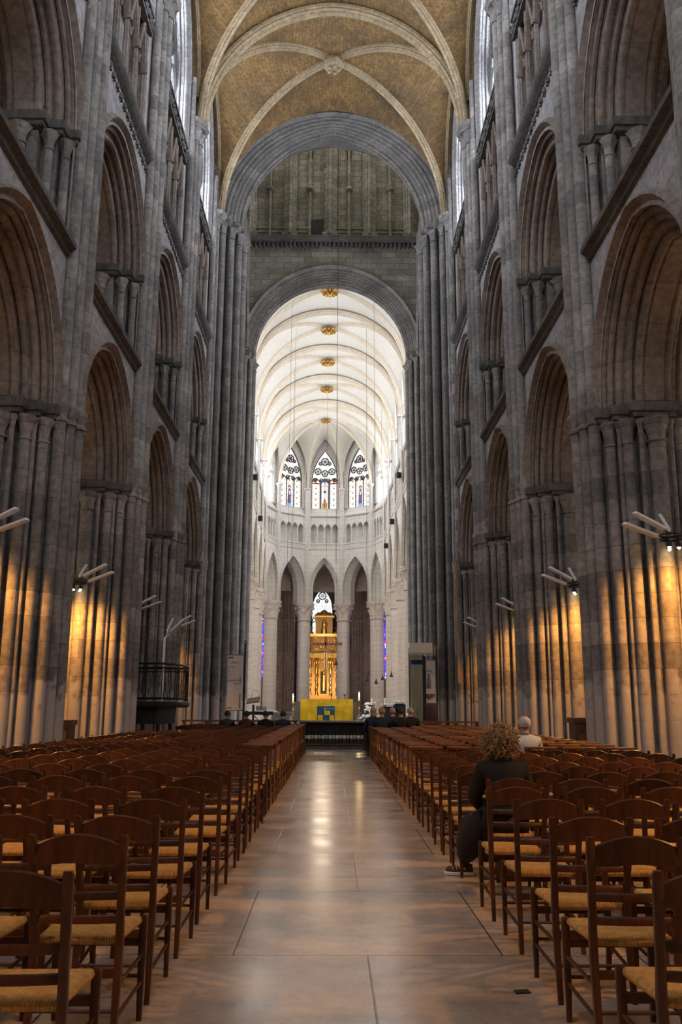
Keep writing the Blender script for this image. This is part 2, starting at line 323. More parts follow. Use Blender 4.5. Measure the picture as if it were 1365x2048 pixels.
def tag(o, label=None, cat=None, group=None, kind=None):
    if label: o['label'] = label
    if cat: o['category'] = cat
    if group: o['group'] = group
    if kind: o['kind'] = kind
    return o
def thing(name, loc=(0, 0, 0), rz=0, label=None, cat=None, group=None, kind=None):
    o = bpy.data.objects.new(name, None); o.empty_display_size = .2; COL.objects.link(o); o.location = loc; o.rotation_euler = (0, 0, rz)
    return tag(o, label, cat, group, kind)
KIDS = {}
def copy_tree(o, parent=None):
    c = o.copy(); COL.objects.link(c)
    if parent: c.parent = parent
    for ch in [q for q in ALLK(o)]: copy_tree(ch, c)
    return c
def ALLK(o):
    if o.name not in KIDS: KIDS[o.name] = list(o.children)
    return KIDS[o.name]
# pointed arch geometry ------------------------------------------------------
def arch(tc, zs, w, h, off=0., n=9, stilt=0.):
    """left springing -> apex -> right springing, [(t, z)]"""
    c = (h*h-w*w)/(2*w); R = w+c; r = R-off
    if c >= 0: ta = acos(min(1, c/r))
    else: ta = pi-acos(min(1, -c/r)); 
    L = [(tc+c-r*cos(ta*i/n), zs+r*sin(ta*i/n)) for i in range(n+1)]
    Rr = [(2*tc-t, z) for t, z in L[-2::-1]]
    P = L+Rr
    if stilt: P = [(P[0][0], zs-stilt)]+P+[(P[-1][0], zs-stilt)]
    return P
def sweep_arch(mb, tc, zs, w, h, prof, n=9, stilt=0., flat=None):
    rows = []
    if flat is not None:
        for d, o in prof: rows.append([(t, d, z) for t, z in arch(tc, zs, w-o, h-o*flat, 0, n)])
        mb.grid(rows); return
    for d, o in prof: rows.append([(t, d, z) for t, z in arch(tc, zs, w, h, o, n, stilt)])
    mb.grid(rows)
def roll(d, o, r, a0=-50, a1=140, k=6, quirk=True):
    P = []
    if quirk: P += [(d, o-2.3*r), (d+.5*r, o-2.0*r)]
    for i in range(k+1):
        a = radians(a0+(a1-a0)*i/k); P.append((d+r-r*cos(a), o-r+r*sin(a)))
    if quirk: P += [(d+2.0*r, o-.5*r), (d+2.3*r, o)]
    return P
def order_profile(steps, d_end, label=.16, r=.07, thin=.035):
    """steps = [(d, o)] convex corners of the recessed orders"""
    d0, o0 = steps[0]; P = [(0, -label-.10), (-.10, -label-.05), (-.12, -label), (-.06, -label+.05), (d0, -label+.09)]
    for i, (d, o) in enumerate(steps):
        P += roll(d, o, r)
        if i < len(steps)-1:
            d2, o2 = steps[i+1]; rt = thin
            P += [(d2-3.2*rt, o)]+[(d2-1.6*rt+1.5*rt*cos(radians(a)), o+1.5*rt+1.5*rt*sin(radians(a))-.2*rt) for a in (180, 120, 60, 0)]+[(d2, o+3.2*rt)]
    P += [(d_end, steps[-1][1])]
    return P
def wall_hole(mb, t0, t1, z0, z1, d, tc, zs, w, h, off=0., n=9, zj=None):
    """flat wall face at depth d with an arched opening (half width w-off, jambs down to zj)"""
    A = arch(tc, zs, w, h, off, n); tl, tr = A[0][0], A[-1][0]; zj = zs if zj is None else zj
    def q(a, b, c, e): mb.quad((a, d, c), (b, d, c), (b, d, e), (a, d, e))
    if t0 < tl: q(t0, tl, z0, z1)
    if tr < t1: q(tr, t1, z0, z1)
    if zj > z0: q(tl, tr, z0, zj)
    for (ta, za), (tb, zb) in zip(A, A[1:]):
        mb.quad((ta, d, za), (tb, d, zb), (tb, d, z1), (ta, d, z1))
def extr(mb, prof, t0, t1):
    mb.grid([[(t0, d, z) for d, z in prof], [(t1, d, z) for d, z in prof]])
    mb.add([(t0, d, z) for d, z in prof], [tuple(range(len(prof)))]); mb.add([(t1, d, z) for d, z in prof], [tuple(range(len(prof)))])
def capital(mb, t, d, z0, z1, r, flare=1.7, n=16, leaves=4):
    H = z1-z0
    prof = [(r, z0-.02), (r*1.22, z0), (r*1.22, z0+.05*H), (r, z0+.09*H), (r*1.02, z0+.3*H), (r*1.12, z0+.5*H), (r*1.34, z0+.7*H), (r*flare, z0+.88*H), (r*flare*.9, z0+.93*H), (r*flare*.95, z1)]
    amp = [0, 0, 0, 0, .06, .12, .18, .22, .08, 0]
    mb.ring(t, d, prof, n, mod=lambda th, j: 1+amp[j]*cos(leaves*th))
def base(mb, t, d, z0, r, n=12):
    mb.ring(t, d, [(r*1.5, z0), (r*1.5, z0+.08), (r*1.6, z0+.12), (r*1.5, z0+.16), (r*1.2, z0+.2), (r*1.3, z0+.24), (r*1.05, z0+.28)], n, cap=False)
# ================================================================== NAVE
BAY = 5.85; P0 = 15.9; UW = 4.93
PIERS = [P0+BAY*k for k in range(-3, 3)]      # ... 15.9, 21.75, 27.6
def nf(s): return lambda t, d, z: (s*(UW+d), t, z)
def mirror_poly(half):      # half: points with t>=0 listed from nave to aisle
    return half+[(-t, d) for t, d in half[::-1]]
CORE = mirror_poly([(.16, -.14), (.5, -.02), (.66, 0), (.66, .22), (.86, .22), (.86, .5), (1.08, .5), (1.08, 1.14), (.86, 1.14), (.86, 1.42), (.66, 1.42), (.66, 1.64)])
CORE2 = mirror_poly([(.66, 0), (.66, .2), (.96, .2), (.96, .48), (1.24, .48), (1.24, 1.16), (.96, 1.16), (.96, 1.44), (.66, 1.44), (.66, 1.64)])
ABAC = [(0, -.02), (.05, .06), (.12, .07), (.14, .11), (.24, .13), (.30, .13), (.32, .09)]
VS = [(0, -.22, .14), (.28, -.16, .12), (-.28, -.16, .12), (.55, -.08, .112), (-.55, -.08, .112)]
def pier_shafts():
    L = []
    for sg in (1, -1):
        for a, b, c in ((.77, .12, .092), (.97, .37, .096)):
            L.append((sg*a, b, c)); L.append((sg*a, 1.64-b, c))
        L.append((sg*1.12, .82, .15))
    L.append((0, 1.74, .15)); return L
def thin_shafts():
    L = []
    for sg in (1, -1):
        for a, b in ((.90, .25), (1.11, .56)): L.append((sg*a, b, .046)); L.append((sg*a, 1.64-b, .046))
    return L
def make_pier(s, side):
    f = nf(s); r = thing('clustered_pier', (0, 0, 0))
    b = MB(f); b.prism(CORE, [(0, .12), (.25, .12), (.3, .0), (.45, -.055), (6.42, -.055)])
    b.build('pier_core', 'pier', r)
    for i, (t, d, q) in enumerate(VS):
        b = MB(f); base(b, t, d, 0, q, 14); b.ring(t, d, [(q, .25), (q, 6.45), (q*1.25, 6.47), (q*1.25, 6.52), (q*1.05, 6.56), (q*1.2, 6.66), (q*1.38, 6.78), (q*1.25, 6.84), (q, 6.88), (q, 20.62)], 14, cap=False)
        b.build('vault_shaft', 'pier', r)
    for t, d, q in pier_shafts():
        b = MB(f); base(b, t, d, 0, q); b.shaft(t, d, .25, 6.02, q, 14); b.build('shaft', 'pier', r)
        b = MB(f); capital(b, t, d, 6.0, 6.44, q, 1.75 if q < .12 else 1.6); b.build('capital', 'pier', r)
    b = MB(f)
    for t, d, q in thin_shafts(): b.shaft(t, d, .2, 6.2, q, 8); capital(b, t, d, 6.15, 6.42, q, 1.7, 8)
    b.build('thin_shafts', 'pier', r)
    b = MB(f); b.prism(CORE, [(6.42+z, o) for z, o in ABAC]); b.build('abacus', 'dark', r)
    # tribune storey
    b = MB(f); b.prism(CORE2, [(9.9, .04), (10.05, .04), (10.1, -.05), (12.0, -.05)]); b.build('tribune_jamb', 'pier', r)
    for sg in (1, -1):
        for t, d, q in ((.81, .11, .085), (1.10, .34, .088), (1.32, .82, .115), (1.10, 1.30, .08)):
            b = MB(f); base(b, sg*t, d, 9.9, q, 10); b.shaft(sg*t, d, 10.1, 11.62, q, 12); capital(b, sg*t, d, 11.6, 11.98, q, 1.75); b.build('tribune_shaft', 'pier', r)
    b = MB(f); b.prism(CORE2, [(11.98+z, o) for z, o in ABAC]); b.build('tribune_abacus', 'dark', r)
    # wall strip behind the shafts up to the vault, with the vault capitals
    for t, d, q in VS[:3]:
        b = MB(f); capital(b, t, d-.0, 20.6, 21.08, q, 1.7); b.build('vault_capital', 'pier', r)
    b = MB(f)
    for t, d, q in VS[3:]: b.shaft(t, d, 20.6, 22.9, q*.8, 10)
    b.build('wall_rib_shaft', 'pier', r)
    b = MB(f); b.prism([(-.45, 0), (-.45, -.2), (-.2, -.42), (.2, -.42), (.45, -.2), (.45, 0)], [(21.05, -.03), (21.1, .05), (21.2, .05), (21.25, .1), (21.36, .12), (21.42, .1)]); b.build('vault_abacus', 'pier', r)
    return r
AR_ST = [(0, 0), (.22, .20), (.50, .42)]; TR_ST = [(0, 0), (.20, .30), (.48, .58)]
def sym(prof, D): return prof+[(D-d, o) for d, o in prof[::-1]]
def make_bay(s, side, nwin):
    f = nf(s); W = MB(f); hb = BAY/2
    # arcade and tribune storeys, nave face and aisle face
    for d in (0, 1.64):
        wall_hole(W, -hb, hb, 6.74, 9.75, d, 0, 6.74, 2.155, 2.5)
        wall_hole(W, -hb, hb, 9.75, 15.6, d, 0, 12.3, 2.185, 2.35, zj=9.9)
    W.quad((-hb, 0, 9.9), (hb, 0, 9.9), (hb, 1.64, 9.9), (-hb, 1.64, 9.9))
    # gallery storey: side strips, recess back wall, clerestory wall
    for sg in (1, -1):
        a, c = sorted((sg*1.98, sg*hb)); W.box(a, c, .06, .9, 15.6, 19.45)
    W.quad((-2, .62, 15.6), (2, .62, 15.6), (2, .62, 19.4), (-2, .62, 19.4)); W.quad((-2, 0, 15.62), (2, 0, 15.62), (2, .65, 15.62), (-2, .65, 15.62))
    wall_hole(W, -hb, hb, 19.4, 27.3, .1, 0, 22.4, 2.08, 3.9, zj=19.95)
    wall_hole(W, -hb, hb, 19.4, 27.3, 1.0, 0, 22.4, 2.08, 3.9, zj=19.95)
    W.quad((-2.1, .1, 19.95), (2.1, .1, 19.95), (2.1, 1., 19.95), (-2.1, 1., 19.95))
    w = W.build('wall_'+side, 'wall', smooth=0); tag(w, kind='structure')
    b = MB(f); sweep_arch(b, 0, 6.74, 2.155, 2.5, sym(order_profile(AR_ST, .82), 1.64)); b.build('arcade_arch', 'arch', w)
    b = MB(f); sweep_arch(b, 0, 12.3, 2.185, 2.35, sym(order_profile(TR_ST, .82, r=.075), 1.64)); b.build('tribune_arch', 'arch', w)
    b = MB(f); extr(b, [(0, 9.66), (-.06, 9.7), (-.08, 9.8), (-.17, 9.84), (-.18, 9.93), (-.10, 9.99), (0, 10.0)], -hb+.64, hb-.64); b.build('string_course', 'dark', w)
    b = MB(f); extr(b, [(0, 15.52), (-.05, 15.55), (-.16, 15.66), (-.20, 15.72), (-.20, 15.8), (-.08, 15.88), (.1, 15.88)], -hb+.60, hb-.60); b.build('gallery_string_course', 'dark', w)
    b = MB(f); n = 13
    for i in range(n):
        t = -2.1+4.2*i/(n-1); b.ball((t, -.03, 15.34), .07, 6, 4, (1, .9, 1.2)); b.ball((t+.05, -.04, 15.24), .045, 5, 3); b.ball((t-.06, -.03, 15.27), .04, 5, 3)
    b.build('leaf_knots', 'dark', w)
    # blind gallery: balustrade, mullions, trefoil lancets, gables, foliage band
    b = MB(f)
    for i in range(5):
        t = -1.95+.975*i
        for dt in (-.045, .045): b.shaft(t+dt, .16, 15.88, 19.3, .035, 6)
        b.shaft(t, .12, 15.88, 19.3, .045, 8)
    for i in range(4):
        t = -1.4625+.975*i; b.shaft(t, .2, 15.88, 18.2, .028, 6)
        for k in (-1, 1):
            b.sweep_bar(arch(t+k*.235, 18.0, .22, .42, 0, 4), .05, .14, .24)
        b.sweep_bar([(t+.10*cos(2*pi*k/10), 18.6+.10*sin(2*pi*k/10)) for k in range(11)], .04, .14, .24)
        b.sweep_bar([(t-.45, 18.05), (t, 19.2), (t+.45, 18.05)], .10, .03, .16)
        b.sweep_bar([(t-.40, 18.0), (t, 19.0), (t+.40, 18.0)], .03, .08, .2)
    b.build('gallery_tracery', 'arch', w)
    b = MB(f); b.box(-1.98, 1.98, .06, .16, 16.42, 16.5); b.box(-1.98, 1.98, .06, .16, 15.88, 15.95)
    for i in range(12):
        t = -1.81+.329*i
        for k in range(4):
            a = pi/4+k*pi/2; cx, cz = t+.075*cos(a), 16.18+.085*sin(a)
            b.sweep_bar([(cx+.06*cos(2*pi*j/6), cz+.065*sin(2*pi*j/6)) for j in range(7)], .028, .08, .13)
        b.box(t-.175, t-.155, .08, .14, 15.95, 16.42)
    b.build('balustrade', 'dark', w)
    b = MB(f); b.box(-2.05, 2.05, -.02, .12, 19.28, 19.36); b.box(-2.05, 2.05, -.04, .12, 19.86, 19.95); b.box(-2.02, 2.02, .06, .14, 19.3, 19.9)
    for i in range(34):
        t = -1.97+.119*i+random.uniform(-.02, .02); b.ball((t, .0, 19.61+.11*sin(i*1.3)), random.uniform(.06, .1), 6, 4, (1, .8, 1.3)); b.ball((t+.06, .0, 19.6-.14*sin(i*1.3)), .055, 5, 3, (1.2, .8, .8))
    b.build('foliage_band', 'dark', w)
    b = MB(f); sweep_arch(b, 0, 22.4, 2.08, 3.9, [(.1, -.3), (.02, -.26), (0, -.2), (.08, -.14)]+roll(.1, 0, .06)+[(.3, 0)]+roll(.36, .05, .04)+[(1., .05)], stilt=2.45); b.build('window_arch', 'wall', w)
    # clerestory window
    g = MB(f); A = arch(0, 22.4, 2.02, 3.8, 0, 8); g.quad((A[0][0], .74, 19.97), *[(t, .74, z) for t, z in A], (A[-1][0], .74, 19.97))
    win = g.build('window_%d' % nwin, 'g_nave', smooth=0); tag(win, kind='structure')
    tracery(f, 0, 19.97, 22.0, 22.4, 2.05, 3.85, 4, .46, .68, 'dark', win, bars=True, mw=.15)  # tracery darkened by colour to stand as a silhouette against the glass
    return w, win
def tracery(f, tc, z0, zl, zs, w, h, lights, d0, d1, mat, parent, bars=False, mw=.11, name='tracery', style=0):
    b = MB(f); lw = 2*w/lights
    for i in range(lights+1):
        t = tc-w+lw*i
        b.sweep_bar([(t, z0), (t, zl+(.0 if i in (0, lights) else lw*.55 if i*2 != lights else h*.25))], mw if i*2 != lights else mw*1.4, d0, d1)
    for i in range(lights): b.sweep_bar(arch(tc-w+lw*(i+.5), zl, lw/2, lw*.72, 0, 5), mw*.7, d0, d1)
    b.sweep_bar(arch(tc, zs, w, h, .0, 8), mw*1.3, d0, d1)
    if lights == 4:
        for k in (-1, 1): b.sweep_bar(arch(tc+k*w/2, zl+.15, w/2, w*.95, 0, 6), mw*.9, d0, d1)
        circ = [(0, zs+h*.60, w*.36, 6)]+[(k*w/2, zl+w*.62, w*.20, 4) for k in (-1, 1)]+[(k*w*.42, zs+h*.34, w*.15, 3) for k in (-1, 1)]
    else:
        r = w*.29
        circ = [(0, zs+h*.66, r*.95, 6), (-w*.52, zs+h*.36, r*.8, 5), (w*.52, zs+h*.36, r*.8, 5), (0, zs+h*.30, r*.8, 5), (-w*.74, zs+h*.10, r*.45, 4), (w*.74, zs+h*.10, r*.45, 4), (-w*.25, zs+h*.08, r*.5, 4), (w*.25, zs+h*.08, r*.5, 4), (-w*.33, zs+h*.60, r*.4, 4), (w*.33, zs+h*.60, r*.4, 4)]
    for cx, cz, r, nf_ in circ:
        b.sweep_bar([(tc+cx+r*cos(2*pi*k/16), cz+r*sin(2*pi*k/16)) for k in range(17)], mw*.8, d0, d1)
        if r > .14:
            for k in range(nf_):
                a = 2*pi*k/nf_+pi/2; r2 = r*.40
                b.sweep_bar([(tc+cx+r*.56*cos(a)+r2*cos(2*pi*j/8), cz+r*.56*sin(a)+r2*sin(2*pi*j/8)) for j in range(9)], mw*.35, d0+.02, d1)
    b.build(name, mat, parent)
    if bars:
        b = MB(f); z = z0+.7
        while z < zl+.4: b.box(tc-w, tc+w, d1-.03, d1+.02, z-.015, z+.015); z += .8
        b.build('saddle_bars', 'lead', parent)
ORD = ['nearest', 'second', 'third', 'fourth', 'fifth']
nwin = 1
for s, side in ((-1, 'left'), (1, 'right')):
    p = make_pier(s, side)
    for i, y in enumerate(PIERS+[33.45]):
        q = p if i == 0 else copy_tree(p); q.location = (0, y, 0)
        if y < 9: lab = 'clustered stone pier on the %s behind the viewpoint, %s' % (side, ('rearmost', 'foremost', '')[min(i, 2)])
        elif y > 33: lab = 'half pier of clustered shafts joined to the massive crossing pier, %s side' % side
        else: lab = 'clustered stone pier, %s on the %s side of the nave' % ({10.05: 'nearest, mostly cut off,', 15.9: 'nearest whole one', 21.75: 'second whole one', 27.6: 'last before the crossing,'}[round(y, 2)], side)
        tag(q, lab, 'pillar', 'clustered piers along the nave')
    w, win = make_bay(s, side, nwin)
    for i, y in enumerate(PIERS):
        yc = y+BAY/2
        a = w if i == 0 else copy_tree(w); a.location = (0, yc, 0)
        b_ = win if i == 0 else copy_tree(win); b_.location = (0, yc, 0); b_.name = 'window_%d' % nwin; nwin += 1
# vault helper --------------------------------------------------------------
def zarc(x, a, z0, h):
    c = (h*h-a*a)/(2*a); R = a+c; return z0+sqrt(max(0, R*R-(abs(x)+c)**2))
def vault_web(mb, a, L, z0, ht, hd, hw, zw, n=9, m=9):
    """quadripartite cell x in [-a,a], y in [0,L]: transverse rise ht, diagonal rise hd, wall arch rise hw from zw"""
    D = sqrt(a*a+L*L/4)
    zd = lambda q: zarc((1-q)*D, D, z0, hd)   # q 0..1 corner->centre
    for e in (0, 1):          # transverse webs
        rows = []
        for i in range(-n, n+1):
            x = a*sin(pi/2*i/n); q = 1-abs(x)/a; row = []
            for j in range(m//2+1):
                k = j/(m//2); y = k*q*L/2; z = zarc(x, a, z0, ht)*(1-k)+zd(q)*k+.10*sin(pi*k)*q
                row.append((x, y if e == 0 else L-y, z))
            rows.append(row)
        mb.grid(rows)
    for sg in (-1, 1):        # wall webs
        rows = []
        for j in range(-n, n+1):
            t = sin(pi/2*j/n); q = 1-abs(t); y = L/2+t*L/2; row = []
            zl = zarc(t*L/2, L/2, zw, hw)
            for i in range(m//2+1):
                k = i/(m//2); x = sg*a*(1-q*k); zz = zl*(1-k)+zd(q)*k
                if q < .02: zz = z0+(zz-z0)*k if False else zz
                row.append((x, y, max(zz, z0)+.08*sin(pi*k)*q))
            rows.append(row)
        mb.grid(rows)
def rib(mb, path, hw, drop, flip=False):
    """moulded rib hung under a 3-D path"""
    V = [Vector(p) for p in path]; h = (V[-1]-V[0]); h.z = 0; h.normalize(); side = Vector((-h.y, h.x, 0)); rows = []
    P = [(-1, -.05), (-1, .25), (-.72, .34), (-.80, .52), (-.55, .66), (-.34, .62), (-.28, .80), (0, 1.), (.28, .80), (.34, .62), (.55, .66), (.80, .52), (.72, .34), (1, .25), (1, -.05)]
    for i, p in enumerate(V):
        t = (V[min(i+1, len(V)-1)]-V[max(i-1, 0)]).normalized(); nrm = side.cross(t); 
        if nrm.z > 0: nrm = -nrm
        if abs(nrm.z) < 1e-4: nrm = nrm
        rows.append([tuple(p+side*(a*hw)+nrm*(b*drop)) for a, b in P])
    mb.grid(rows)
def bay_ribs(mb_t, mb_d, a, L, z0, ht, hd, y0=0, n=16, tw=.24, td=.34, dw=.15, dd=.26, trans=True):
    if trans:
        for half in (-1, 1):
            rib(mb_t, [(half*a*cos(pi/2*i/n), y0, zarc(a*cos(pi/2*i/n), a, z0, ht)) for i in range(n+1)], tw, td)
    D = sqrt(a*a+L*L/4)
    for sx in (-1, 1):
        for e in (0, 1):
            path = []
            for i in range(n+1):
                q = 1-cos(pi/2*i/n); y = q*L/2; path.append((sx*a*(1-q), y0+(y if e == 0 else L-y), zarc((1-q)*D, D, z0, hd)))
            rib(mb_d, path, dw, dd)
NA, NZ, NHT, NHD = 4.72, 21.40, 4.96, 5.22
b = MB(); vault_web(b, NA, BAY, NZ, NHT+.12, NHD, 3.95, 22.5)
vault0 = b.build('ceiling', 'vault'); tag(vault0, kind='structure')
bt, bd = MB(), MB(); bay_ribs(bt, bd, NA, BAY, NZ, NHT, NHD); bt.build('transverse_rib', 'rib', vault0); bd.build('diagonal_ribs', 'rib', vault0)
b = MB(); b.f = lambda t, d, z: (t, d, z)
b.ring(0, BAY/2, [(.16, 26.15), (.34, 26.22), (.40, 26.38), (.34, 26.55), (.30, 26.62), (.36, 26.8)], 14, mod=lambda th, j: 1+(.14*cos(5*th) if j < 3 else 0))
for k in range(5): b.ball((.2*cos(k*1.257), BAY/2+.2*sin(k*1.257), 26.15), .1, 6, 4)
b.build('boss', 'rib', vault0)
# filled pockets between the wall arches and the clerestory wall
b = MB()
for s in (-1, 1):
    rows = []
    for j in range(-8, 9):
        t = sin(pi/2*j/8); y = BAY/2+t*BAY/2; z = zarc(t*BAY/2, BAY/2, 22.5, 3.95); rows.append([(s*NA, y, z), (s*(UW+.12), y, z)])
    b.grid(rows)
    rib(b, [(s*(NA+.08), BAY/2+sin(pi/2*j/8)*BAY/2, zarc(sin(pi/2*j/8)*BAY/2, BAY/2, 22.5, 3.95)) for j in range(-8, 9)], .1, .14)
b.build('wall_rib', 'rib', vault0)
for i, y in enumerate(PIERS):
    q = vault0 if i == 0 else copy_tree(vault0); q.location = (0, y, 0)
# aisles --------------------------------------------------------------------
YB = PIERS[0]-.5; YE = 33.1
for s, side in ((-1, 'left'), (1, 'right')):
    f = nf(s)
    W = MB(f)
    for i, y in enumerate(PIERS):
        yc = y+BAY/2; wall_hole(W, y, y+BAY, 0, 15.4, 6.2, yc, 8.5, 1.3, 2.2, zj=4.0)
        W.quad((yc-1.35, 6.2, 4.), (yc+1.35, 6.2, 4.), (yc+1.35, 6.7, 4.), (yc-1.35, 6.7, 4.))
    w = W.build('wall_aisle_'+side, 'wall', smooth=0); tag(w, kind='structure')
    for i, y in enumerate(PIERS):
        yc = y+BAY/2
        b = MB(f); b.prism([(y-.35, 6.2), (y-.35, 5.95), (y-.12, 5.7), (y+.12, 5.7), (y+.35, 5.95), (y+.35, 6.2)], [(0, 0), (11.3, 0)])
        for t in (-.2, 0, .2): b.shaft(y+t, 5.72+abs(t)*.9, 0, 11.4, .09, 8)
        b.build('respond', 'arch', w)
        g = MB(f); A = arch(yc, 8.5, 1.28, 2.15, 0, 5); g.quad((A[0][0], 6.6, 4.02), *[(t, 6.6, z) for t, z in A], (A[-1][0], 6.6, 4.02))
        wi = g.build('window_%d' % nwin, 'g_aisle', smooth=0); nwin += 1; tag(wi, kind='structure')
        if y > 9: tracery(f, yc, 4.02, 7.9, 8.5, 1.28, 2.15, 2, .0+6.4, 6.5, 'arch', wi)
    # aisle vault: cells spanning d 1.64..6.2
    cx = s*(UW+3.92); a = 2.28
    v = MB(lambda x, y, z, cx=cx: (cx+x, y, z)); r1, r2 = MB(v.f), MB(v.f)
    vault_web(v, a, BAY, 11.4, 3.5, 3.7, 3.5, 11.4); bay_ribs(r1, r2, a, BAY, 11.4, 3.4, 3.65, tw=.16, td=.22, dw=.10, dd=.18, n=10)
    o = v.build('ceiling', 'vault'); tag(o, kind='structure'); r1.build('transverse_rib', 'rib', o); r2.build('diagonal_ribs', 'rib', o)
    for i, y in enumerate(PIERS):
        q = o if i == 0 else copy_tree(o); q.location = (0, y, 0)
    b = MB(); x0, x1 = sorted((s*(UW+6.9), s*(UW+1.7))); b.quad((x0, YB, 15.6), (x1, YB, 15.6), (x1, 33.2, 15.6), (x0, 33.2, 15.6))
    tag(b.build('ceiling', 'wall', smooth=0), kind='structure')
# west end behind the viewpoint
W = MB(lambda t, d, z: (t, YB-d, z)); wall_hole(W, -13, 13, 0, 29, 0, 0, 17, 3.2, 6.4, zj=13.5)
tag(W.build('wall_back', 'wall', smooth=0), kind='structure')
g = MB(lambda t, d, z: (t, YB-d, z)); A = arch(0, 17, 3.2, 6.4, 0, 8); g.quad((-3.2, .3, 13.5), *[(t, .3, z) for t, z in A], (3.2, .3, 13.5))
tag(g.build('window_%d' % nwin, 'g_west', smooth=0), kind='structure'); nwin += 1
# upper lid over the nave so no sky leaks in
b = MB(); b.quad((-6, YB-1, 28.6), (6, YB-1, 28.6), (6, 34, 28.6), (-6, 34, 28.6)); tag(b.build('roof', 'wall', smooth=0), kind='structure')
# floor
b = MB(); b.quad((-16, YB-1, 0), (16, YB-1, 0), (16, 112, 0), (-16, 112, 0)); tag(b.build('floor', 'floor', smooth=0), kind='structure')
# ================================================================== CROSSING
CORX = [(4.93, 0), (4.70, 0), (4.70, .45), (4.40, .45), (4.40, .95), (4.10, .95), (4.10, 1.45), (3.92, 1.45), (3.92, 2.35), (4.10, 2.35), (4.10, 2.85), (4.40, 2.85), (4.40, 3.35), (4.70, 3.35), (4.70, 3.8), (6.6, 3.8), (6.6, 0)]
CSH = [(4.80, -.06, .13), (4.57, .28, .12), (4.50, .52, .06), (4.26, .74, .15), (4.19, .98, .06), (3.99, 1.22, .15), (3.90, 1.9, .20), (3.99, 2.6, .13), (4.26, 3.1, .13), (4.57, 3.55, .12)]
def crossing_pier(s, y, flipy, xo, zc, label):
    """massive compound pier; y = face towards the nave (or the choir when flipy)"""
    f = lambda u, t, z: (s*u+xo, y+(-t if flipy else t), z)
    r = thing('crossing_pier', (0, 0, 0), 0, label, 'pillar', 'massive piers of the crossing')
    b = MB(f); b.prism(CORX, [(0, .13), (.3, .13), (.36, .0), (.5, -.06), (zc-.4, -.06)]); b.build('pier_core', 'cross', r)
    for u, t, q in CSH:
        b = MB(f); base(b, u, t, 0, q); b.shaft(u, t, .25, zc-.9, q, 14); b.build('shaft', 'cross', r)
        b = MB(f); capital(b, u, t, zc-.92, zc-.42, q, 1.6); b.build('capital', 'cross', r)
    b = MB(f); b.prism(CORX, [(zc-.42, 0), (zc-.36, .1), (zc-.26, .1), (zc-.2, .17), (zc-.05, .18), (zc, .12)]); b.build('abacus', 'cross', r)
    b = MB(f); b.prism([(4.75, .1), (4.75, 3.7), (6.6, 3.7), (6.6, .1)], [(zc, 0), (27.8, 0)]); b.build('upper_pier', 'cross', r)
    return r
YW = 33.1; YEa = 46.45; XA = -.1
for s, side in ((-1, 'left'), (1, 'right')):
    crossing_pier(s, YW, False, 0, 21.45, 'massive compound pier where the nave meets the crossing, %s side' % side)
    crossing_pier(s, 45.65, False, XA+s*.55, 20.95, 'pale compound pier at the mouth of the choir, %s side' % side)
def crossing_arch(y, xo, w, zs, h, st, wz1, hw, name, mat, D, flat=None):
    f = lambda t, d, z: (t+xo, y+d, z)
    W = MB(f)
    for d in (0, D): wall_hole(W, -hw, hw, zs, wz1, d, 0, zs, w, h, -.05)
    o = W.build(name, mat, smooth=0); tag(o, kind='structure')
    b = MB(f); sweep_arch(b, 0, zs, w, h, sym(order_profile(st, D/2, label=.12, r=.10, thin=.05), D), 14, flat=flat); b.build('crossing_arch', 'cross', o)
    return o
crossing_arch(YW+.45, 0, 4.72, 21.45, 4.90, [(0, 0), (.33, .30), (.66, .58), (.95, .88)], 28.2, 6.6, 'wall_crossing_west', 'cross', 2.3, .30)
ew = crossing_arch(YEa, XA, 4.92, 20.95, 5.02, [(0, 0), (.30, .20), (.58, .40), (.85, .62)], 27.7, 6.6, 'wall_crossing_east', 'lantern', 2.2)
b = MB(lambda t, d, z: (t+XA, YEa+d, z)); extr(b, [(0, 27.45), (-.12, 27.5), (-.22, 27.62), (-.30, 27.66), (-.30, 27.86), (-.1, 27.95), (0, 27.95)], -6, 6)
for i in range(46):
    t = -5.6+.25*i; b.box(t-.07, t+.07, -.16, 0, 27.24, 27.5); b.ball((t, -.1, 27.22), .09, 6, 4)
b.build('corbel_cornice', 'dark', ew)
# lantern tower: east wall with blind arcade, plain other walls
fe = lambda t, d, z: (t+XA, YEa+.35+d, z)
W = MB(fe); W.quad((-6.6, 0, 27.7), (6.6, 0, 27.7), (6.6, 0, 33.2), (-6.6, 0, 33.2)); W.quad((-6.6, -.4, 27.9), (6.6, -.4, 27.9), (6.6, 0, 27.9), (-6.6, 0, 27.9))
wbase = W
for i in range(12):      # paired lancets open into a dark passage
    t = -6.3+1.15*(i)
wall_pieces = [(-6.6, -5.6), (-4.55, -3.75), (-3.45, -2.75), (-2.05, -1.42), (-1.14, -.45), (.25, .86), (1.14, 1.85), (2.55, 3.25), (3.55, 4.35), (5.4, 6.6)]
for a, c in wall_pieces: W.box(a, c, 0, .5, 33.2, 36.2)
W.quad((-6.6, .9, 33.2), (6.6, .9, 33.2), (6.6, .9, 36.2), (-6.6, .9, 36.2)); W.quad((-6.6, 0, 36.2), (6.6, 0, 36.2), (6.6, 0, 47), (-6.6, 0, 47))
lw = W.build('wall_lantern_east', 'lantern', smooth=0); tag(lw, kind='structure')
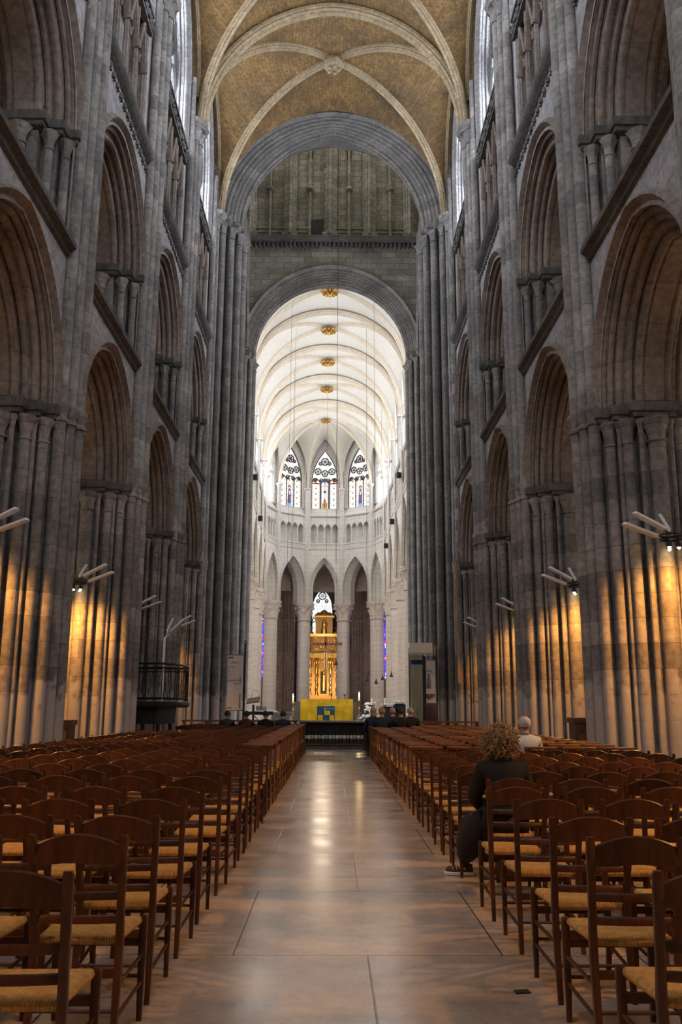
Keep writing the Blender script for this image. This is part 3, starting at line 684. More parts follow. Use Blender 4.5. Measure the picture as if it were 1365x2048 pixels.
for tc in (-4.75, -2.42, -.10, 2.2, 4.55):
    b = MB(fe); b.box(tc-.30, tc+.30, -.30, 0, 27.95, 36.2); b.box(tc-.45, tc+.45, -.42, 0, 27.95, 28.2)
    for dt, r in ((-.30, .07), (-.15, .09), (0, .12), (.15, .09), (.30, .07)): b.shaft(tc+dt, -.36+abs(dt)*.5, 28.1, 36.2, r, 10)
    b.build('pilaster', 'lantern', lw)
for tc in (-3.6, -1.28, 1.0, 3.4):
    b = MB(fe); b.shaft(tc, -.16, 28.1, 36, .085, 10); b.ring(tc, -.16, [(.085, 30.9), (.2, 31.0), (.24, 31.08), (.2, 31.16), (.085, 31.26)], 10); base(b, tc, -.16, 27.95, .09); b.build('banded_shaft', 'lantern', lw)
b = MB(fe)
for z in (28.35, 28.6): b.box(-5.6, 5.6, -.05, 0, z, z+.08)
b.build('plinth_mouldings', 'lantern', lw)
b = MB(fe); b.box(-1.12, -.44, -.22, .02, 27.96, 29.1); b.build('black_loudspeaker_box', 'black', lw)
for nm, pts in (('wall_lantern_left', [(-6.0, 36.9), (-6.0, 46.9)]), ('wall_lantern_right', [(5.9, 36.9), (5.9, 46.9)]), ('wall_lantern_west', [(-6.0, 36.95), (5.9, 36.95)])):
    (xa, ya), (xb, yb) = pts; b = MB(); z0 = 27.6
    if 'west' in nm: segs = [(0, 1)]
    b.quad((xa, ya, z0), (xb, yb, z0), (xb, yb, 38), (xa, ya, 38)); b.quad((xa, ya, 45), (xb, yb, 45), (xb, yb, 47), (xa, ya, 47))
    tag(b.build(nm, 'lantern', smooth=0), kind='structure')
    if 'west' in nm: b = MB(); b.quad((xa, ya, 38), (xb, yb, 38), (xb, yb, 45), (xa, ya, 45)); tag(b.build(nm, 'lantern', smooth=0), kind='structure'); continue
    g = MB(); g.quad((xa, ya, 38), (xb, yb, 38), (xb, yb, 45), (xa, ya, 45)); tag(g.build('window_%d' % nwin, 'g_lant', smooth=0), kind='structure'); nwin += 1
b = MB(); b.quad((-7, 36, 47), (7, 36, 47), (7, 48, 47), (-7, 48, 47)); tag(b.build('ceiling', 'lantern', smooth=0), kind='structure')
# side crossing walls above the transept openings, transept boxes with daylight
for s, side in ((-1, 'left'), (1, 'right')):
    f = lambda t, d, z, s=s: (s*(4.75+d), 41.6+t, z)
    W = MB(f)
    for d in (0, 1.6): wall_hole(W, -4.9, 4.9, 20.9, 27.8, d, 0, 20.9, 4.3, 4.6)
    o = W.build('wall_crossing_'+side, 'cross', smooth=0); tag(o, kind='structure')
    b = MB(f); sweep_arch(b, 0, 20.9, 4.3, 4.6, sym(order_profile([(0, 0), (.4, .3)], .8, r=.1), 1.6), 10); b.build('crossing_arch', 'cross', o)
    b = MB(); X = s*15.5
    b.quad((s*5, 33.0, 0), (X, 33.0, 0), (X, 33.0, 28), (s*5, 33.0, 28)); b.quad((s*6.2, 50, 0), (X, 50, 0), (X, 50, 28), (s*6.2, 50, 28)); b.quad((s*5, 33, 28), (X, 33, 28), (X, 50, 28), (s*5, 50, 28))
    W = MB(lambda t, d, z, X=X: (X, 41.5+t, z)); wall_hole(W, -8.5, 8.5, 0, 28, 0, 0, 16, 3.6, 6, zj=8)
    b.v += W.v; k = len(b.v)-len(W.v); b.fc += [tuple(i+k for i in q) for q in W.fc]; b.mi += W.mi
    tag(b.build('wall_transept_'+side, 'wall', smooth=0), kind='structure')
    g = MB(lambda t, d, z, X=X: (X, 41.5+t, z)); A = arch(0, 16, 3.6, 6, 0, 6); g.quad((-3.6, 0, 8), *[(t, 0, z) for t, z in A], (3.6, 0, 8)); tag(g.build('window_%d' % nwin, 'g_trans', smooth=0), kind='structure'); nwin += 1
# ================================================================== CHOIR
def cx(y): return -.1-.0172*(y-46.5)
def bend(f):
    def g(t, d, z):
        x, y, zz = f(t, d, z); return (x+cx(y), y, zz)
    return g
CP = [49.1, 54.95, 60.85, 66.8, 72.75, 77.9]; CU = 5.66; CYC = 77.9
def seg_frame(p, q):       # interior to the left of p->q ; d = outward
    P = Vector((p[0], p[1])); Q = Vector((q[0], q[1])); T = (Q-P).normalized(); Nn = Vector((T.y, -T.x)); C = (P+Q)/2; 
    return lambda t, d, z: (C.x+T.x*t+Nn.x*d, C.y+T.y*t+Nn.y*d, z), (Q-P).length
APV = [(CU*cos(radians(a)), CYC+CU*sin(radians(a))) for a in (0, 36, 72, 108, 144, 180)]
def round_column(x, y, label, r=.62, zt=10.95):
    o = thing('round_column', (x+cx(y), y, 0), 0, label, 'pillar', 'round white columns of the choir')
    b = MB(); b.ring(0, 0, [(.95, .0), (.95, .7), (.9, .8), (.86, .85), (.9, .95), (.8, 1.05), (.72, 1.1), (r, 1.2)], 24); b.build('base', 'column', o)
    b = MB(); b.ring(0, 0, [(r, 1.15), (r*.97, zt-1.65)], 28, cap=False); b.ring(0, 0, [(r*1.08, zt-1.62), (r*1.12, zt-1.57), (r*1.08, zt-1.52)], 28); b.build('shaft', 'column', o)
    b = MB()
    prof = [(r, zt-1.5), (r*1.02, zt-1.25), (r*1.1, zt-1.0), (r*1.22, zt-.78), (r*1.12, zt-.74), (r*1.22, zt-.55), (r*1.5, zt-.34), (r*1.35, zt-.3)]
    b.ring(0, 0, prof, 48, mod=lambda th, j: 1+[0, .03, .07, .12, .02, .08, .12, 0][j]*cos(8*th+(pi if j > 4 else 0)))
    for k in range(8):
        a = k*pi/4+pi/8
        b.ball((r*1.45*cos(a), r*1.45*sin(a), zt-.42), .13, 6, 5); a += pi/8; b.ball((r*1.2*cos(a), r*1.2*sin(a), zt-.85), .11, 6, 5)
    b.build('capital', 'column', o)
    b = MB(); b.ring(0, 0, [(r*1.36, zt-.3), (r*1.5, zt-.24), (r*1.5, zt-.14), (r*1.6, zt-.08), (r*1.6, zt)], 8); b.build('abacus', 'column', o)
    return o
def choir_bay(f, L, name, wide, narrow_win=False):
    """one straight or polygonal bay: arcade, frieze, triforium, clerestory wall"""
    hb = L/2; W = MB(f); aw = hb-.40; ah = 4.3 if wide else 2.9; zs = 10.95 if wide else 12.35; D = 1.2
    ww = 1.30 if not wide else 2.25; wh = 3.3 if not wide else 3.6; wzs = 22.7; 
    for d in (-.25, D): wall_hole(W, -hb, hb, 10.95, 16.6, d, 0, zs, aw, ah, zj=10.95)
    nl = 4; tw = (hb-.42)/nl if not wide else (hb-.5)/6; nn = 4 if not wide else 6
    W.box(-hb, -hb+.40, -.25, .6, 16.6, 19.3); W.box(hb-.40, hb, -.25, .6, 16.6, 19.3)
    x0 = -(nn*tw); A0 = -hb+.40; step = 2*(hb-.40)/nn
    for i in range(nn):
        tc = A0+step*(i+.5); wall_hole(W, tc-step/2, tc+step/2, 18.0, 19.3, -.12, tc, 18.2, step/2-.06, step*.62, 0, 4, zj=18.0)
    W.quad((-hb, .55, 16.6), (hb, .55, 16.6), (hb, .55, 19.3), (-hb, .55, 19.3)); W.quad((-hb, -.25, 16.62), (hb, -.25, 16.62), (hb, .6, 16.62), (-hb, .6, 16.62))
    W.quad((-hb, -.25, 19.3), (hb, -.25, 19.3), (hb, .25, 20.15), (-hb, .25, 20.15))
    wall_hole(W, -hb, hb, 20.1, 27.8, .12 if not wide else .0, 0, wzs, ww, wh, zj=20.15); W.quad((-hb, .5, 19.3), (hb, .5, 19.3), (hb, .5, 20.2), (-hb, .5, 20.2))
    o = W.build(name, 'choir', smooth=0); tag(o, kind='structure')
    b = MB(f); P = order_profile([(-.25, 0), (.0, .16), (.2, .32)], .5, label=.10, r=.055, thin=.028); P = [(d if i > 4 else d-.25 if i else -.25, q) for i, (d, q) in enumerate(P)]
    sweep_arch(b, 0, zs, aw, ah, P+[(1.0-.0, .32), (1.2, .1), (1.2, 0)], 10, stilt=zs-10.95); b.build('arcade_arch', 'choir', o)
    b = MB(f); extr(b, [(-.25, 16.05), (-.33, 16.1), (-.35, 16.18), (-.28, 16.2), (-.27, 16.5), (-.36, 16.55), (-.38, 16.66), (-.25, 16.7)], -hb, hb)
    k = int(L/.22)
    for i in range(k):
        t = -hb+.1+(L-.2)*i/(k-1); b.ball((t, -.29, 16.35), .075, 6, 4)
    b.build('carved_frieze', 'choir', o)
    for i in range(nn+1):
        t = A0+step*i; b = MB(f); b.shaft(t, -.08, 16.7, 17.85, .055, 8); capital(b, t, -.08, 17.8, 18.05, .055, 1.9, 8); base(b, t, -.08, 16.65, .06, 8); b.build('triforium_colonnette', 'choir', o)
    b = MB(f)
    for i in range(nn): b.sweep_bar(arch(A0+step*(i+.5), 18.1, step/2-.03, step*.66, 0, 5), .06, -.18, -.06)
    extr(b, [(-.25, 19.25), (-.34, 19.3), (-.36, 19.4), (-.25, 19.46)], -hb, hb); b.build('triforium_mouldings', 'choir', o)
    b = MB(f); d0 = .12 if not wide else 0.
    sweep_arch(b, 0, wzs, ww, wh, [(d0, -.32), (d0-.08, -.28), (d0-.08, -.2), (d0, -.15)]+roll(d0, 0, .05)+[(.45, 0)], 8, stilt=2.55); b.build('window_arch', 'choir', o)
    return o, ww, wzs, wh
SEG = []
for s in (1, -1):
    for i in range(5):
        p, q = (s*CU, CP[i]), (s*CU, CP[i+1])
        if s < 0: p, q = q, p
        SEG.append((p, q, s, i))
fr, L = seg_frame((CU, CP[0]), (CU, CP[1]))
for (p, q, s, i) in SEG:
    f, L = seg_frame(p, q); f = bend(f); side = 'right' if s > 0 else 'left'
    o, ww, wzs, wh = choir_bay(f, L, 'wall_choir_'+side, True)
    g = MB(f); A = arch(0, wzs, ww-.02, wh, 0, 6); g.quad((A[0][0], .42, 20.17), *[(t, .42, z) for t, z in A], (A[-1][0], .42, 20.17))
    wi = g.build('window_%d' % nwin, 'g_choir', smooth=0); tag(wi, kind='structure'); nwin += 1
    tracery(f, 0, 20.17, 22.4, wzs, ww, wh, 4, .18, .3, 'choir', wi)
def glass_disc(b, t, d, z, r, n=10): b.quad(*[(t+r*cos(2*pi*k/n), d, z+r*sin(2*pi*k/n)) for k in range(n)])
SGM = ['sg_white', 'sg_pink', 'sg_blue', 'sg_sky', 'sg_red', 'sg_gold', 'sg_green', 'sg_brown', 'lead']
SGI = {k[3:]: i for i, k in enumerate(SGM)}; SGI['lead'] = 8
def stained_window(f, ww, wzs, wh, kind):
    g = MB(f); dg = .42; g.m = 0; A = arch(0, wzs, ww-.02, wh, 0, 8); g.quad((A[0][0], dg, 20.17), *[(t, dg, z) for t, z in A], (A[-1][0], dg, 20.17))
    lw = 2*ww/3
    def P(col, *pts, d=.004): g.m = SGI[col]; g.quad(*[(t, dg-d, z) for t, z in pts])
    def R(col, t0, t1, z0, z1, d=.004): P(col, (t0, z0), (t1, z0), (t1, z1), (t0, z1), d=d)
    for i in range(3):
        c = -ww+lw*(i+.5)
        for k in range(-1, 2, 2): R('pink', c+k*lw*.42-.02, c+k*lw*.42+.02, 20.2, 23.1); R('gold', c+k*lw*.36-.008, c+k*lw*.36+.008, 20.2, 23.1)
        if i != 1 or kind == 'side':
            for j in range(5):
                z = 20.55+.56*j
                if i == 1 and j < 4: continue
                for q, (cl, r) in enumerate((('blue' if j % 2 else 'gold', .11), ('white', .085), ('gold', .07), ('red', .03))): g.m = SGI[cl]; glass_disc(g, c, dg-.006-.003*q, z, r)
        for z in [20.17+.56*j for j in range(1, 6)]: R('lead', c-lw/2, c+lw/2, z-.008, z+.008, d=.02)
    if kind == 'cross':
        R('brown', -.035, .035, 20.4, 23.3, .01); R('blue', -lw*.45, -lw*.38, 20.2, 22.9, .008); R('blue', lw*.38, lw*.45, 20.2, 22.9, .008); R('gold', -.25, .25, 20.2, 20.75, .006)
        P('gold', (-.2, 20.7), (.2, 20.7), (.08, 21.1), (-.08, 21.1), d=.012); P('red', (-.07, 20.9), (.07, 20.9), (.05, 21.5), (-.05, 21.5), d=.013)
        P('pink', (-.06, 21.2), (.06, 21.2), (.09, 21.8), (.12, 22.4), (-.12, 22.4), (-.09, 21.8), d=.015); P('brown', (-.1, 21.75), (.1, 21.75), (.12, 22.0), (-.12, 22.0), d=.017)
        P('pink', (-.1, 22.32), (-.45, 22.62), (-.45, 22.68), (-.08, 22.45), d=.016); P('pink', (.1, 22.32), (.45, 22.62), (.45, 22.68), (.08, 22.45), d=.016)
        g.m = SGI['gold']; glass_disc(g, 0, dg-.014, 22.6, .13); g.m = SGI['pink']; glass_disc(g, 0, dg-.018, 22.58, .08); g.m = SGI['sky']; glass_disc(g, 0, dg-.01, 23.0, .2); R('blue', -.1, .1, 22.85, 23.15, .014)
        for k in (-1, 1):
            P('red', (k*.5, 22.62), (k*1.2, 22.68), (k*1.22, 22.78), (k*.9, 22.8), (k*.5, 22.72), d=.016)
            g.m = SGI['gold']; glass_disc(g, k*.87, dg-.01, 23.1, .2); g.m = SGI['red']; glass_disc(g, k*.87, dg-.014, 23.0, .1)
    if kind == 'side':
        P('blue', (-.22, 20.5), (.22, 20.5), (.18, 21.5), (.1, 21.9), (-.12, 21.9), (-.2, 21.4), d=.012); P('red', (-.02, 20.6), (.22, 20.6), (.16, 21.7), (.05, 21.7), d=.014)
        P('pink', (-.1, 21.4), (.05, 21.3), (.08, 21.7), (-.08, 21.7), d=.016); g.m = SGI['gold']; glass_disc(g, 0, dg-.013, 22.1, .2); g.m = SGI['red']; glass_disc(g, 0, dg-.015, 22.1, .15); g.m = SGI['pink']; glass_disc(g, 0, dg-.018, 22.05, .09); R('sky', -.25, .25, 20.2, 20.5, .01)
    for cxx, cz, r in [(0, wzs+wh*.66, .12), (-ww*.52, wzs+wh*.36, .09), (ww*.52, wzs+wh*.36, .09), (0, wzs+wh*.30, .09)]:
        for q, (cl, k) in enumerate((('sky', 2.2), ('white', 1.9), ('gold', 1.), ('blue', .5))): g.m = SGI[cl]; glass_disc(g, cxx, dg-.005-.003*q, cz, r*k)
    return g
for i in range(5):
    f, L = seg_frame(APV[i], APV[i+1]); f = bend(f)
    o, ww, wzs, wh = choir_bay(f, L, 'wall_apse', False)
    if i in (1, 2, 3): g = stained_window(f, ww, wzs, wh, 'cross' if i == 2 else 'side'); mats = SGM
    else:
        g = MB(f); A = arch(0, wzs, ww-.02, wh, 0, 6); g.quad((A[0][0], .42, 20.17), *[(t, .42, z) for t, z in A], (A[-1][0], .42, 20.17)); mats = 'g_choir'
    wi = g.build('window_%d' % nwin, mats, smooth=0); tag(wi, kind='structure'); nwin += 1
    tracery(f, 0, 20.17, 22.55, wzs, ww, wh, 3, .22, .36, 'dark' if i in (1, 2, 3) else 'choir', wi, mw=.13)
# columns
names = ['first', 'second', 'third', 'fourth', 'fifth']
for s, side in ((-1, 'left'), (1, 'right')):
    for i in range(5): round_column(s*(CU+.35), CP[i+1] if i else CP[1], 'white round column on the %s of the choir, %s behind the crossing pier' % (side, names[i]))
for i in range(1, 5):
    x, y = APV[i]; k = 1+.35/CU
    round_column(x*k, CYC+(y-CYC)*k, 'round column of the apse with leafy capital, %s' % ['beyond the altar, far right', 'right of the golden altarpiece', 'left of the golden altarpiece', 'beyond the altar, far left'][i-1])
# wall shafts
def wall_shaft(x, y, nx, ny, name='choir_wall_shaft'):
    o = MB(bend(lambda t, d, z: (x+t, y+d, z)))
    for k, r in ((-.16, .07), (0, .10), (.16, .07)): o.shaft(-nx*.16+ny*k*1., -ny*.16-nx*k*1., 10.9, 21.45, r, 10)
    for k, r in ((-.16, .07), (0, .10), (.16, .07)): capital(o, -nx*.16+ny*k, -ny*.16-nx*k, 21.4, 21.85, r, 1.8, 10)
    o.ring(-nx*.16, -ny*.16, [(.26, 21.85), (.34, 21.9), (.34, 22.02), (.3, 22.05)], 8)
    return o
par = bpy.data.objects.get('wall_apse')
for s, nm in ((1, 'wall_choir_right'), (-1, 'wall_choir_left')):
    pr = bpy.data.objects.get(nm)
    for i in range(1, 6): wall_shaft(s*(CU-.2), CP[i], s, 0).build('wall_shaft', 'choir', pr)
for i in range(1, 5):
    x, y = APV[i]; n = Vector((x, y-CYC)).normalized(); wall_shaft(x-n.x*.2, y-n.y*.2, n.x, n.y).build('wall_shaft', 'choir', par)
# choir vault
CZ, CHT, CHD = 22.0, 5.3, 5.5; CA = 5.35
VB = MB(bend(lambda x, y, z: (x, y, z))); bt, bd = MB(VB.f), MB(VB.f)
for i in range(5):
    y0, L = CP[i], CP[i+1]-CP[i]
    sub = MB(lambda x, y, z, y0=y0: VB.f(x, y+y0, z)); vault_web(sub, CA, L, CZ, CHT+.1, CHD, 4.6, 22.4, 10, 9)
    k = len(VB.v); VB.v += sub.v; VB.fc += [tuple(j+k for j in q) for q in sub.fc]; VB.mi += sub.mi
    bay_ribs(bt, bd, CA, L, CZ, CHT, CHD, y0, n=16, tw=.24, td=.30, dw=.14, dd=.22)
sub = MB(VB.f); sub.grid([[(CA*sin(pi/2*i/12), y, zarc(CA*sin(pi/2*i/12), CA, CZ, CHT+.1)) for y in (48.4, 49.15)] for i in range(-12, 13)])
for s_ in (-1, 1): sub.quad((s_*CA, 48.4, 10), (s_*CA, 49.4, 10), (s_*CA, 49.4, CZ), (s_*CA, 48.4, CZ))
k = len(VB.v); VB.v += sub.v; VB.fc += [tuple(j+k for j in q) for q in sub.fc]; VB.mi += sub.mi
# apse vault
KEY = Vector((0, CYC, 27.45)); R0 = CA; rp = []
for i in range(6):
    a = radians(36*i); rp.append((cos(a), sin(a)))
def apz(q): return CZ+(KEY.z-CZ)*sqrt(max(0, 1-(1-q)**2))      # q 0 wall ->1 key
for i in range(5):
    rows = []; f_n = 10
    for j in range(f_n+1):
        q = 1-cos(pi/2*j/f_n); rr = R0*(1-q); row = []
        for k in range(9):
            a = k/8; x = rr*(rp[i][0]*(1-a)+rp[i+1][0]*a); y = rr*(rp[i][1]*(1-a)+rp[i+1][1]*a)
            hw_ = 1.62; zw = zarc((a-.5)*2*hw_, hw_, 22.7, 3.75)-22.0; zr = apz(q); zr_ = (27.0+.45*q)
            z = zr+zw/4.45*max(0, zr_-zr)*(1 if q < 1 else 0); row.append((x, CYC+y, z))
        rows.append(row)
    VB.grid(rows)
apm = VB
cv = VB.build('ceiling', 'cvault'); tag(cv, kind='structure'); bt.build('transverse_rib', 'crib', cv); bd.build('diagonal_ribs', 'crib', cv)
b = MB(VB.f)
for i in range(6):
    rib(b, [(rp[i][0]*R0*(1-q), CYC+rp[i][1]*R0*(1-q), apz(q)) for q in [1-cos(pi/2*j/12) for j in range(13)]], .13, .22)
b.build('apse_ribs', 'crib', cv)
for i, (y, z) in enumerate([((CP[j]+CP[j+1])/2, 27.25) for j in range(4)]+[(CYC, 27.2)]):
    o = thing('ceiling_boss', (cx(y), y, z), 0, 'round gilded boss hanging on the white vault, %s' % ['nearest and largest', 'second from the crossing', 'third from the crossing', 'fourth from the crossing', 'farthest, where the apse ribs meet'][i], 'boss', 'gilded bosses along the choir vault')
    b = MB(); r = .56 if i < 4 else .45
    b.ring(0, 0, [(r*.3, -.12), (r*.8, -.1), (r, .0), (r*.85, .1), (r*.3, .14)], 24, mod=lambda th, j: 1+.08*cos(12*th)*(j == 2)); b.build('rosette', 'gold2', o)
    b = MB()
    for k in range(12): a = k*pi/6; b.ball((r*.82*cos(a), r*.82*sin(a), -.08), r*.17, 6, 4)
    for k in range(6): a = k*pi/3; b.ball((r*.42*cos(a), r*.42*sin(a), -.14), r*.2, 6, 4)
    b.ball((0, 0, -.18), r*.22, 8, 5); b.build('gilded_petals', 'gold', o)
    b = MB(); b.ring(0, 0, [(.22, .1), (.2, .55)], 10); b.build('stem', 'crib', o)
# closing lid and outer ambulatory
b = MB(); b.quad((-7, 48, 28.4), (7, 48, 28.4), (7, 86, 28.4), (-8, 86, 28.4)); tag(b.build('roof', 'wall', smooth=0), kind='structure')
AO = 11.2
OUT = [(AO, 50), (AO, CYC)]+[(AO*cos(radians(a)), CYC+AO*sin(radians(a))) for a in (36, 72)]
ring_pts = [(AO, 50), (AO, 57), (AO, 64), (AO, 71), (AO, CYC)]+[(AO*cos(radians(a)), CYC+AO*sin(radians(a))) for a in (36, 72)]
for s, side in ((1, 'right'), (-1, 'left')):
    for i in range(len(ring_pts)-1):
        p, q = ring_pts[i], ring_pts[i+1]; p = (s*p[0], p[1]); q = (s*q[0], q[1])
        if s < 0: p, q = q, p
        f, L = seg_frame(p, q); f = bend(f); W = MB(f); ww = 1.25
        wall_hole(W, -L/2, L/2, 0, 15.6, 0, 0, 9.3, ww, 1.9, zj=4.2)
        for t in (-L/2, L/2):
            W.prism([(t-.5, 0), (t-.5, -.2), (t-.2, -.5), (t+.2, -.5), (t+.5, -.2), (t+.5, 0)], [(0, .2), (1, .2), (1.1, 0), (9.6, 0), (9.7, .1), (9.95, .15), (10, 0), (15.6, 0)])
            for k in range(5): a = pi*(k+.5)/5; W.shaft(t+.5*cos(a), -.12-.42*sin(a), 1, 15.6, .10, 8)
        o = W.build('wall_ambulatory_'+side, 'ambul', smooth=40); tag(o, kind='structure')
        b = MB(f); sweep_arch(b, 0, 9.3, ww, 1.9, roll(0, 0, .06)+[(.4, .1)], 6, stilt=5.1); b.build('window_arch', 'ambul', o)
        g = MB(f); A = arch(0, 9.3, ww, 1.85, 0, 5); g.quad((A[0][0], .35, 4.2), *[(t, .35, z) for t, z in A], (A[-1][0], .35, 4.2))
        wi = g.build('window_%d' % nwin, 'g_amb' if i >= 4 else 'g_ambw', smooth=0); tag(wi, kind='structure'); nwin += 1
        tracery(f, 0, 4.2, 8.8, 9.3, ww, 1.85, 2, .2, .28, 'ambul', wi)
# ambulatory vault (ring) with ribs
b = MB(bend(lambda x, y, z: (x, y, z))); rb = MB(b.f)
def ringpt(k, j, m=6):   # k along, j across 0..m
    pass
path_in = [(CU+1.2, 49), (CU+1.2, 55), (CU+1.2, 60.9), (CU+1.2, 66.8), (CU+1.2, 72.7), (CU+1.2, CYC)]+[((CU+1.2)*cos(radians(a)), CYC+(CU+1.2)*sin(radians(a))) for a in (18, 36, 54, 72, 90, 108, 126, 144, 162, 180)]+[(-CU-1.2, y) for y in (CYC, 72.7, 66.8, 60.9, 55, 49)][1:]
path_out = [(AO, 49), (AO, 55), (AO, 60.9), (AO, 66.8), (AO, 72.7), (AO, CYC)]+[(AO*cos(radians(a)), CYC+AO*sin(radians(a))) for a in (18, 36, 54, 72, 90, 108, 126, 144, 162, 180)]+[(-AO, y) for y in (72.7, 66.8, 60.9, 55, 49)]
rows = []
for (x0, y0), (x1, y1) in zip(path_in, path_out):
    hi = y0 > 80 and abs(x0) < 2.6
    rows.append([(x0+(x1-x0)*k/8, y0+(y1-y0)*k/8, 12.2+3.2*sqrt(max(0, 1-((2*k/8-1) if not (hi and k > 4) else 0)**2))) for k in range(9)])
    rib(rb, rows[-1], .14, .2)
b.grid(rows); o = b.build('ceiling', 'ambul'); tag(o, kind='structure'); rb.build('ribs', 'ambul', o)
# axial chapel
ch = bend(lambda x, y, z: (x, y, z)); W = MB(ch)
for s in (-1, 1): W.quad((s*3.45, 88.6, 0), (s*3.45, 108, 0), (s*3.45, 108, 18), (s*3.45, 88.6, 18))
o = W.build('wall_chapel', 'arch', smooth=0); tag(o, kind='structure')
for s in (-1, 1):
    b = MB(ch)
    for y in (93.5, 98.5, 103.5): b.shaft(s*3.35, y, 0, 12, .14, 8)
    b.build('wall_shafts', 'arch', o)
fch = lambda t, d, z: ch(t, 108+d, z)
W = MB(fch); wall_hole(W, -3.5, 3.5, 0, 18, 0, 0, 13.3, 1.25, 2.4, zj=5); tag(W.build('wall_chapel_end', 'arch', smooth=0), kind='structure')
b = MB(fch); sweep_arch(b, 0, 13.3, 1.25, 2.4, roll(0, 0, .08)+[(.4, .0)], 8, stilt=8); tag(b.build('trim_1', 'arch'), kind='structure')
g = MB(fch); A = arch(0, 13.3, 1.22, 2.35, 0, 6); g.quad((-1.22, .35, 5), *[(t, .35, z) for t, z in A], (1.22, .35, 5)); wi = g.build('window_%d' % nwin, 'g_chapel', smooth=0); tag(wi, kind='structure'); nwin += 1
tracery(fch, 0, 5, 11.2, 13.3, 1.25, 2.4, 4, .15, .28, 'dark', wi, mw=.14)
b = MB(ch); rb = MB(ch)
for i in range(4):
    y0 = 88.6+4.85*i; sub = MB(lambda x, y, z, y0=y0: ch(x, y+y0, z)); vault_web(sub, 3.45, 4.85, 12.0, 4.6, 4.8, 4.2, 12.3, 7, 7)
    k = len(b.v); b.v += sub.v; b.fc += [tuple(j+k for j in q) for q in sub.fc]; b.mi += sub.mi
    bay_ribs(rb, rb, 3.45, 4.85, 12.0, 4.5, 4.7, y0, n=10, tw=.14, td=.22, dw=.1, dd=.18)
o = b.build('ceiling', 'cvault'); tag(o, kind='structure'); rb.build('ribs', 'crib', o)
# raised floors
b = MB(); b.box(-4.6, 4.6, 32.3, 112, -.2, .17); b.box(-4.4, 4.4, 32.75, 112, -.1, .34); tag(b.build('floor_steps', 'step', smooth=0), kind='structure')
b = MB(); b.box(-4.0, 4.0, 44.5, 112, 0, .51); b.box(-3.7, 3.7, 44.95, 112, 0, .70); tag(b.build('floor_platform', 'step', smooth=0), kind='structure')
# ================================================================== CHAIRS
ONES = ['', 'first', 'second', 'third', 'fourth', 'fifth', 'sixth', 'seventh', 'eighth', 'ninth', 'tenth', 'eleventh', 'twelfth', 'thirteenth', 'fourteenth', 'fifteenth', 'sixteenth', 'seventeenth', 'eighteenth', 'nineteenth']
def ordw(n):
    if n < 20: return ONES[n]
    if n % 10 == 0: return {2: 'twentieth', 3: 'thirtieth', 4: 'fortieth'}[n//10]
    return {2: 'twenty-', 3: 'thirty-'}[n//10]+ONES[n % 10]
def bar(b, p, q, w, d):     # squared bar between two points, w across x, d across y
    P = []; F = []
    for c, k in ((p, 1), (q, 1)):
        for sx, sy in ((-1, -1), (1, -1), (1, 1), (-1, 1)): P.append((c[0]+sx*w/2, c[1]+sy*d/2, c[2]))
    b.add(P, [(0, 1, 5, 4), (1, 2, 6, 5), (2, 3, 7, 6), (3, 0, 4, 7), (3, 2, 1, 0), (4, 5, 6, 7)])
def sqpath(b, pts):     # pts: (x, y, z, w, d)
    P = []; F = []
    for x, y, z, w, d in pts:
        c = .22
        for sx, sy in ((-1, -1+c), (-1+c, -1), (1-c, -1), (1, -1+c), (1, 1-c), (1-c, 1), (-1+c, 1), (-1, 1-c)): P.append((x+sx*w/2, y+sy*d/2, z))
    n = len(pts)
    for j in range(n-1):
        for i in range(8): k = (i+1) % 8; F.append((j*8+i, j*8+k, j*8+8+k, j*8+8+i))
    F.append(tuple(range(8))[::-1]); F.append(tuple((n-1)*8+i for i in range(8)))
    b.add(P, F)
def slat(b, z0, z1, yb, hw, th=.016, crest=0., dip=0., bow=.022, n=8):
    rows = []
    for i in range(n+1):
        u = -1+2*i/n; x = u*hw; y = yb-bow*(1-u*u); zt = z1+crest*(1-u*u); zb = z0+dip*(1-abs(u))*(1 if abs(u) < .45 else .6)
        rows.append([(x, y-th/2, zb), (x, y+th/2, zb), (x, y+th/2, zt-.006), (x, y, zt), (x, y-th/2, zt-.006)])
    b.grid(rows, True); b.add(rows[0], [tuple(range(5))]); b.add(rows[-1], [tuple(range(5))])
def yback(z): return -.205 if z < .42 else -.205-.09*((z-.42)/.46)**1.25
